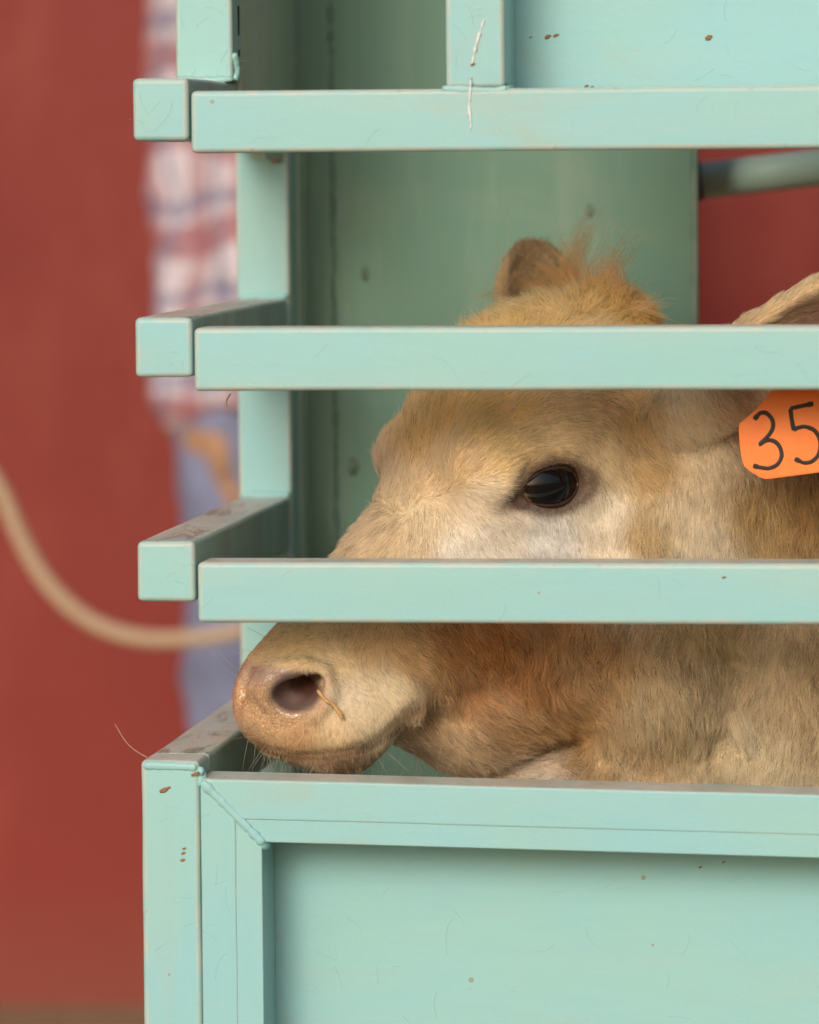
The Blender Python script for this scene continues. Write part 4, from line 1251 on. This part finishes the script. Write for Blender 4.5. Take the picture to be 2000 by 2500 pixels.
def person_build():
    def mk(): return Field(np.arange(pcx - .42, pcx + .42, .009), np.arange(PY_ - .30, PY_ + .32, .009), np.arange(-.03, 1.62, .009))
    c = np.array([pcx, PY_, 0.0]); v = lambda x, y, z: c + np.array([x, y, z])
    armt, elb, wri = v(-.140, .02, 1.17), v(-.128, .035, .93), v(-.131, -.01, .722)
    armt2, elb2, wri2 = v(.17, .02, 1.17), v(.20, .03, .95), v(.19, -.12, .80)
    # skin: head, neck, trunk core, hands as one surface
    f = mk()
    ell(f, v(0, -.01, 1.405), (.070, .088, .105), k=.02)
    ell(f, v(0, -.045, 1.35), (.050, .050, .055), k=.02)
    cap(f, v(0, -.098, 1.405), v(0, -.112, 1.378), .010, .014, .012)
    for s in (1, -1):
        ell(f, v(.071 * s, .005, 1.40), (.010, .020, .030), k=.008)
        ell(f, v(.028 * s, -.094, 1.415), (.014, .010, .009), k=.01, carve=True)
    cap(f, v(-.022, -.098, 1.340), v(.022, -.098, 1.340), .004, .004, .006, True)
    cap(f, v(0, .01, 1.34), v(0, .015, 1.20), .046, .055, .02)
    cap(f, v(0, .02, 1.20), v(0, .0, .80), .085, .085, .05)
    cap(f, v(-.10, .02, 1.17), v(.12, .02, 1.17), .055, .055, .04)
    for a, b_, w in ((armt, elb, wri), (armt2, elb2, wri2)):
        cap(f, a, b_, .042, .034, .03); cap(f, b_, w, .034, .024, .02)
        dn = (w - b_) / np.linalg.norm(w - b_) + (np.array([.10, 0, 0]) if a is armt else 0)
        dn = dn / np.linalg.norm(dn)
        w = w + np.array([.018, 0, 0]) if a is armt else w
        palm = w + dn * .055
        ell(f, palm, (.034, .034, .045), k=.012)
        cap(f, w, palm, .028, .040, .015, squash=((1, 0, 0), 1.05))
        for k_, (oy, ln_) in enumerate(((-.026, .058), (-.009, .066), (.008, .062), (.024, .048))):
            r_ = palm + np.array([0, oy, 0]); m_ = r_ + dn * ln_ * .6 + np.array([0.006, 0, 0]); t_ = m_ + dn * ln_ * .5 + np.array([.012 if a is armt else -.012, -.006, 0])
            cap(f, r_, m_, .0095, .0088, .006); cap(f, m_, t_, .0088, .0075, .005)
        th = w + dn * .02 + np.array([0, -.026, 0])
        cap(f, th, th + dn * .035 + np.array([0.004, -.018, 0]), .012, .010, .008); cap(f, th + dn * .035 + np.array([0.004, -.018, 0]), th + dn * .06 + np.array([.008, -.018, 0]), .010, .008, .005)
    for s in (1, -1):
        cap(f, v(.075 * s, 0, .78), v(.08 * s, 0, .42), .062, .042, .04); cap(f, v(.08 * s, 0, .42), v(.085 * s, .01, .08), .042, .03, .03)
    V, Q = f.mesh('b'); V = relax(V, Q, 3)
    put('body', np_mesh('person_body', V, Q), simple_mat('skin', (0.42, 0.235, 0.14), 0.5, 0.35), person)
    # shirt
    f = mk()
    cap(f, v(0, .02, 1.17), v(.01, .0, .80), .118, .150, .05, squash=((0, 1, 0), 1.25))
    cap(f, v(.01, 0, .82), v(.01, 0, .72), .150, .152, .02, squash=((0, 1, 0), 1.25)); ell(f, v(.01, 0, .62), (.3, .3, .085), k=.01, carve=True)
    cap(f, v(-.105, .02, 1.175), v(.13, .02, 1.175), .062, .062, .05)
    for a, b_, w in ((armt, elb, wri), (armt2, elb2, wri2)):
        cap(f, a, b_, .056, .052, .04); cap(f, b_, w, .052, .050, .03)
        cap(f, w + (b_ - w) * .12, w, .047, .048, .008)
    cap(f, v(0, .01, 1.225), v(0, .01, 1.25), .060, .056, .02)
    V, Q = f.mesh('s'); V = relax(V, Q, 2)
    n_ = vnormals(V, Q); V = V + n_ * (0.004 * wav(V, 55, 31) + .002 * wav(V, 130, 32))[:, None]
    m, nt, b = new_mat('checked_cotton')
    geo = nt.nodes.new('ShaderNodeNewGeometry'); pos = geo.outputs['Position']
    wn = nt.nodes.new('ShaderNodeTexNoise'); wn.inputs['Scale'].default_value = 9.0; nt.links.new(pos, wn.inputs['Vector'])
    va = nt.nodes.new('ShaderNodeVectorMath'); va.operation = 'MULTIPLY_ADD'
    nt.links.new(wn.outputs[1], va.inputs[0]); va.inputs[1].default_value = (0.085, 0.085, 0.085); nt.links.new(pos, va.inputs[2])
    sep = nt.nodes.new('ShaderNodeSeparateXYZ'); nt.links.new(va.outputs[0], sep.inputs[0])
    def band(src, per, lo, hi, ph=0.0):
        t = mth(nt, 'FRACT', mth(nt, 'ADD', mth(nt, 'MULTIPLY', src, 1 / per), ph))
        return mth(nt, 'MULTIPLY', mth(nt, 'GREATER_THAN', t, lo), mth(nt, 'LESS_THAN', t, hi))
    cz = (0.62, 0.55, 0.60)
    c_ = mix(nt, mth(nt, 'MULTIPLY', band(sep.outputs[2], .09, .05, .42), .75), cz, (0.33, 0.10, 0.11))
    c_ = mix(nt, mth(nt, 'MULTIPLY', band(sep.outputs[0], .066, .1, .44, .15), .55), c_, (0.36, 0.12, 0.13))
    c_ = mix(nt, mth(nt, 'MULTIPLY', band(sep.outputs[2], .09, .55, .70), .6), c_, (0.14, 0.15, 0.26))
    c_ = mix(nt, mth(nt, 'MULTIPLY', band(sep.outputs[0], .066, .6, .76, .15), .6), c_, (0.16, 0.17, 0.28))
    nt.links.new(c_, b.inputs['Base Color']); b.inputs['Roughness'].default_value = 0.85; b.inputs['Specular IOR Level'].default_value = 0.15
    put('shirt', np_mesh('shirt', V, Q), m, person)
    # jeans
    f = mk()
    ell(f, v(0, .01, .77), (.142, .105, .08), k=.03)
    for s in (1, -1):
        cap(f, v(.078 * s, .005, .76), v(.085 * s, 0, .42), .082, .062, .03); cap(f, v(.085 * s, 0, .42), v(.088 * s, .01, .05), .062, .056, .02)
    V, Q = f.mesh('j'); V = relax(V, Q, 2)
    n_ = vnormals(V, Q); V = V + n_ * (0.003 * wav(V, 50, 33) + .0015 * wav(V, 120, 34))[:, None]
    put('jeans', np_mesh('jeans', V, Q), simple_mat('denim', (0.225, 0.25, 0.385), 0.85, 0.15, (25, 0.4, 0.003)), person)
    # shoes, hair
    f = mk()
    for s in (1, -1):
        cap(f, v(.09 * s, .03, .045), v(.10 * s, -.12, .032), .045, .038, .02); cap(f, v(.088 * s, .02, .06), v(.088 * s, .02, .10), .045, .045, .02)
    V, Q = f.mesh('sh'); V = relax(V, Q, 2); V[:, 2] = np.maximum(V[:, 2], 0.002)
    put('shoes', np_mesh('shoes', V, Q), simple_mat('leather', (0.10, 0.06, 0.035), 0.6), person)
    f = mk()
    ell(f, v(0, .012, 1.425), (.080, .092, .105), k=.01); ell(f, v(0, -.10, 1.375), (.085, .08, .085), k=.02, carve=True)
    ell(f, v(0, .0, 1.28), (.12, .14, .075), k=.01, carve=True)
    V, Q = f.mesh('h'); V = relax(V, Q, 2)
    n_ = vnormals(V, Q); V = V + n_ * (.003 * wav(V, 160, 35))[:, None]
    put('hair', np_mesh('hair', V, Q), simple_mat('brown_hair', (0.05, 0.028, 0.015), 0.5), person)
    return wri2


hand2 = person_build()

# ---------------------------------------------------------------- rope
RY = 1.80
rp = [U(-330, 640, RY), U(-190, 880, RY), U(-80, 1070, RY), U(0, 1196, RY), U(46, 1301, RY), U(93, 1390, RY), U(139, 1450, RY), U(199, 1503, RY), U(260, 1536, RY), U(325, 1555, RY), U(385, 1562, RY), U(450, 1560, RY), U(556, 1548, RY), U(700, 1500, RY), U(860, 1380, RY)]
rp.append(Vector((pcx + .20, 1.86, .80 - .07)))
rp.insert(0, Vector((rp[0].x - .12, WALL_Y - .02, rp[0].z + .22)))
P = smooth_path(rp, 160)
m, nt, b = new_mat('rope_fibre')
geo = nt.nodes.new('ShaderNodeNewGeometry')
n = noise_tex(nt, geo.outputs['Position'], 120.0, 4, 0.6)
nt.links.new(mix(nt, n, (0.42, 0.29, 0.18), (0.58, 0.44, 0.30)), b.inputs['Base Color']); b.inputs['Roughness'].default_value = 0.9
o = put('rope', tube_mesh('rope', P, [0.0080 + 0.0008 * math.sin(i * 1.9) for i in range(len(P))], 12, 0.03), m, None, 'thick beige rope hanging in a slack loop in front of the red wall', 'rope')

# ---------------------------------------------------------------- small things
def loose(name, pts, r, col, label, cat):
    P = smooth_path(pts, 24)
    put(name, tube_mesh(name, P, [r * (1 - .6 * i / 24) for i in range(25)], 6), simple_mat(name, col, 0.6), None, label, cat)


loose('loose_hair', [U(360, 1850, .004), U(330, 1832, -.002), U(305, 1808, -.006), U(281, 1768, -.008)], .00028, (0.75, 0.62, 0.52), 'single pale hair sticking out from the top corner of the lowest green post', 'hair')
loose('straw_wisp', [U(563, 962, .030), U(555, 975, .030), U(553, 988, .029), U(562, 998, .029), U(570, 1006, .03)], .0006, (0.55, 0.45, 0.32), 'tiny crooked straw wisp hanging under the middle front rail', 'straw')
# short hairs stuck to the paint
def stuck(n, x0, x1, y0, y1, Y):
    out = []
    for _ in range(n):
        p = np.array(U(RNG.uniform(x0, x1), RNG.uniform(y0, y1), Y)); a = RNG.uniform(0, 6.28); L_ = RNG.uniform(.003, .016); c_ = RNG.normal() * 0.6
        d_ = np.array([math.cos(a), 0, math.sin(a)]); e_2 = np.array([-d_[2], 0, d_[0]])
        out.append([p + d_ * L_ * s + e_2 * c_ * L_ * s * s for s in np.linspace(0, 1, 6)])
    return out


hs = stuck(24, 680, 2000, 2110, 2500, .0481) + stuck(8, 1270, 2000, 0, 205, .0696) + stuck(7, 480, 2000, 230, 370, -.0063) + stuck(6, 480, 2000, 810, 945, -.0063) + stuck(6, 490, 2000, 1385, 1510, -.0063) + stuck(7, 372, 470, 1920, 2500, -.0003) + stuck(8, 500, 570, 1980, 2500, -.0043) + stuck(8, 1090, 1225, 0, 200, -.0048) + stuck(8, 435, 560, 0, 180, .1547) + stuck(4, 350, 440, 200, 335, -.0004) + stuck(4, 355, 450, 785, 910, -.0004) + stuck(4, 360, 455, 1335, 1460, -.0004)
hs = np.array(hs)
so_ = hair_object('stuck_hairs', hs, np.full(hs.shape[:2], 0.00006), np.tile(np.array([[0.30, 0.34, 0.25]]), (len(hs), 1)), FM, chute)
so_['kind'] = 'stuff'

p = U(672, 384, YP - .0004)
put('rust_stain', tube_mesh('rust_stain', [p + Vector((-.006, 0, .002)), p, p + Vector((.005, 0, -.001))], [.002, .005, .0025], 12, 0.3, (Vector((0, 1, 0)), 0.05)), simple_mat('rust_bloom', (0.42, 0.33, 0.19), 0.8), chute)
# hairs of the ear root that lie over the edge of the tag
er, en_ = near_roots([(RNG.uniform(1770, 1812), RNG.uniform(960, 1030)) for _ in range(40)])
dv = np.tile((CRn - CUn * .35 - CFn * .75)[None], (40, 1)) + RNG.normal(size=(40, 3)) * .25; dv /= np.linalg.norm(dv, axis=1, keepdims=True)
strands('ear_hairs', er, dv, RNG.uniform(.014, .03, 40), np.tile((CRn * .5 - CUn * .3)[None], (40, 1)) * RNG.uniform(.3, 1, (40, 1)), 0.00014, np.array(lin((170, 125, 80)))[None] * RNG.uniform(.7, 1.2, (40, 1)), FM, 9, 0.2)
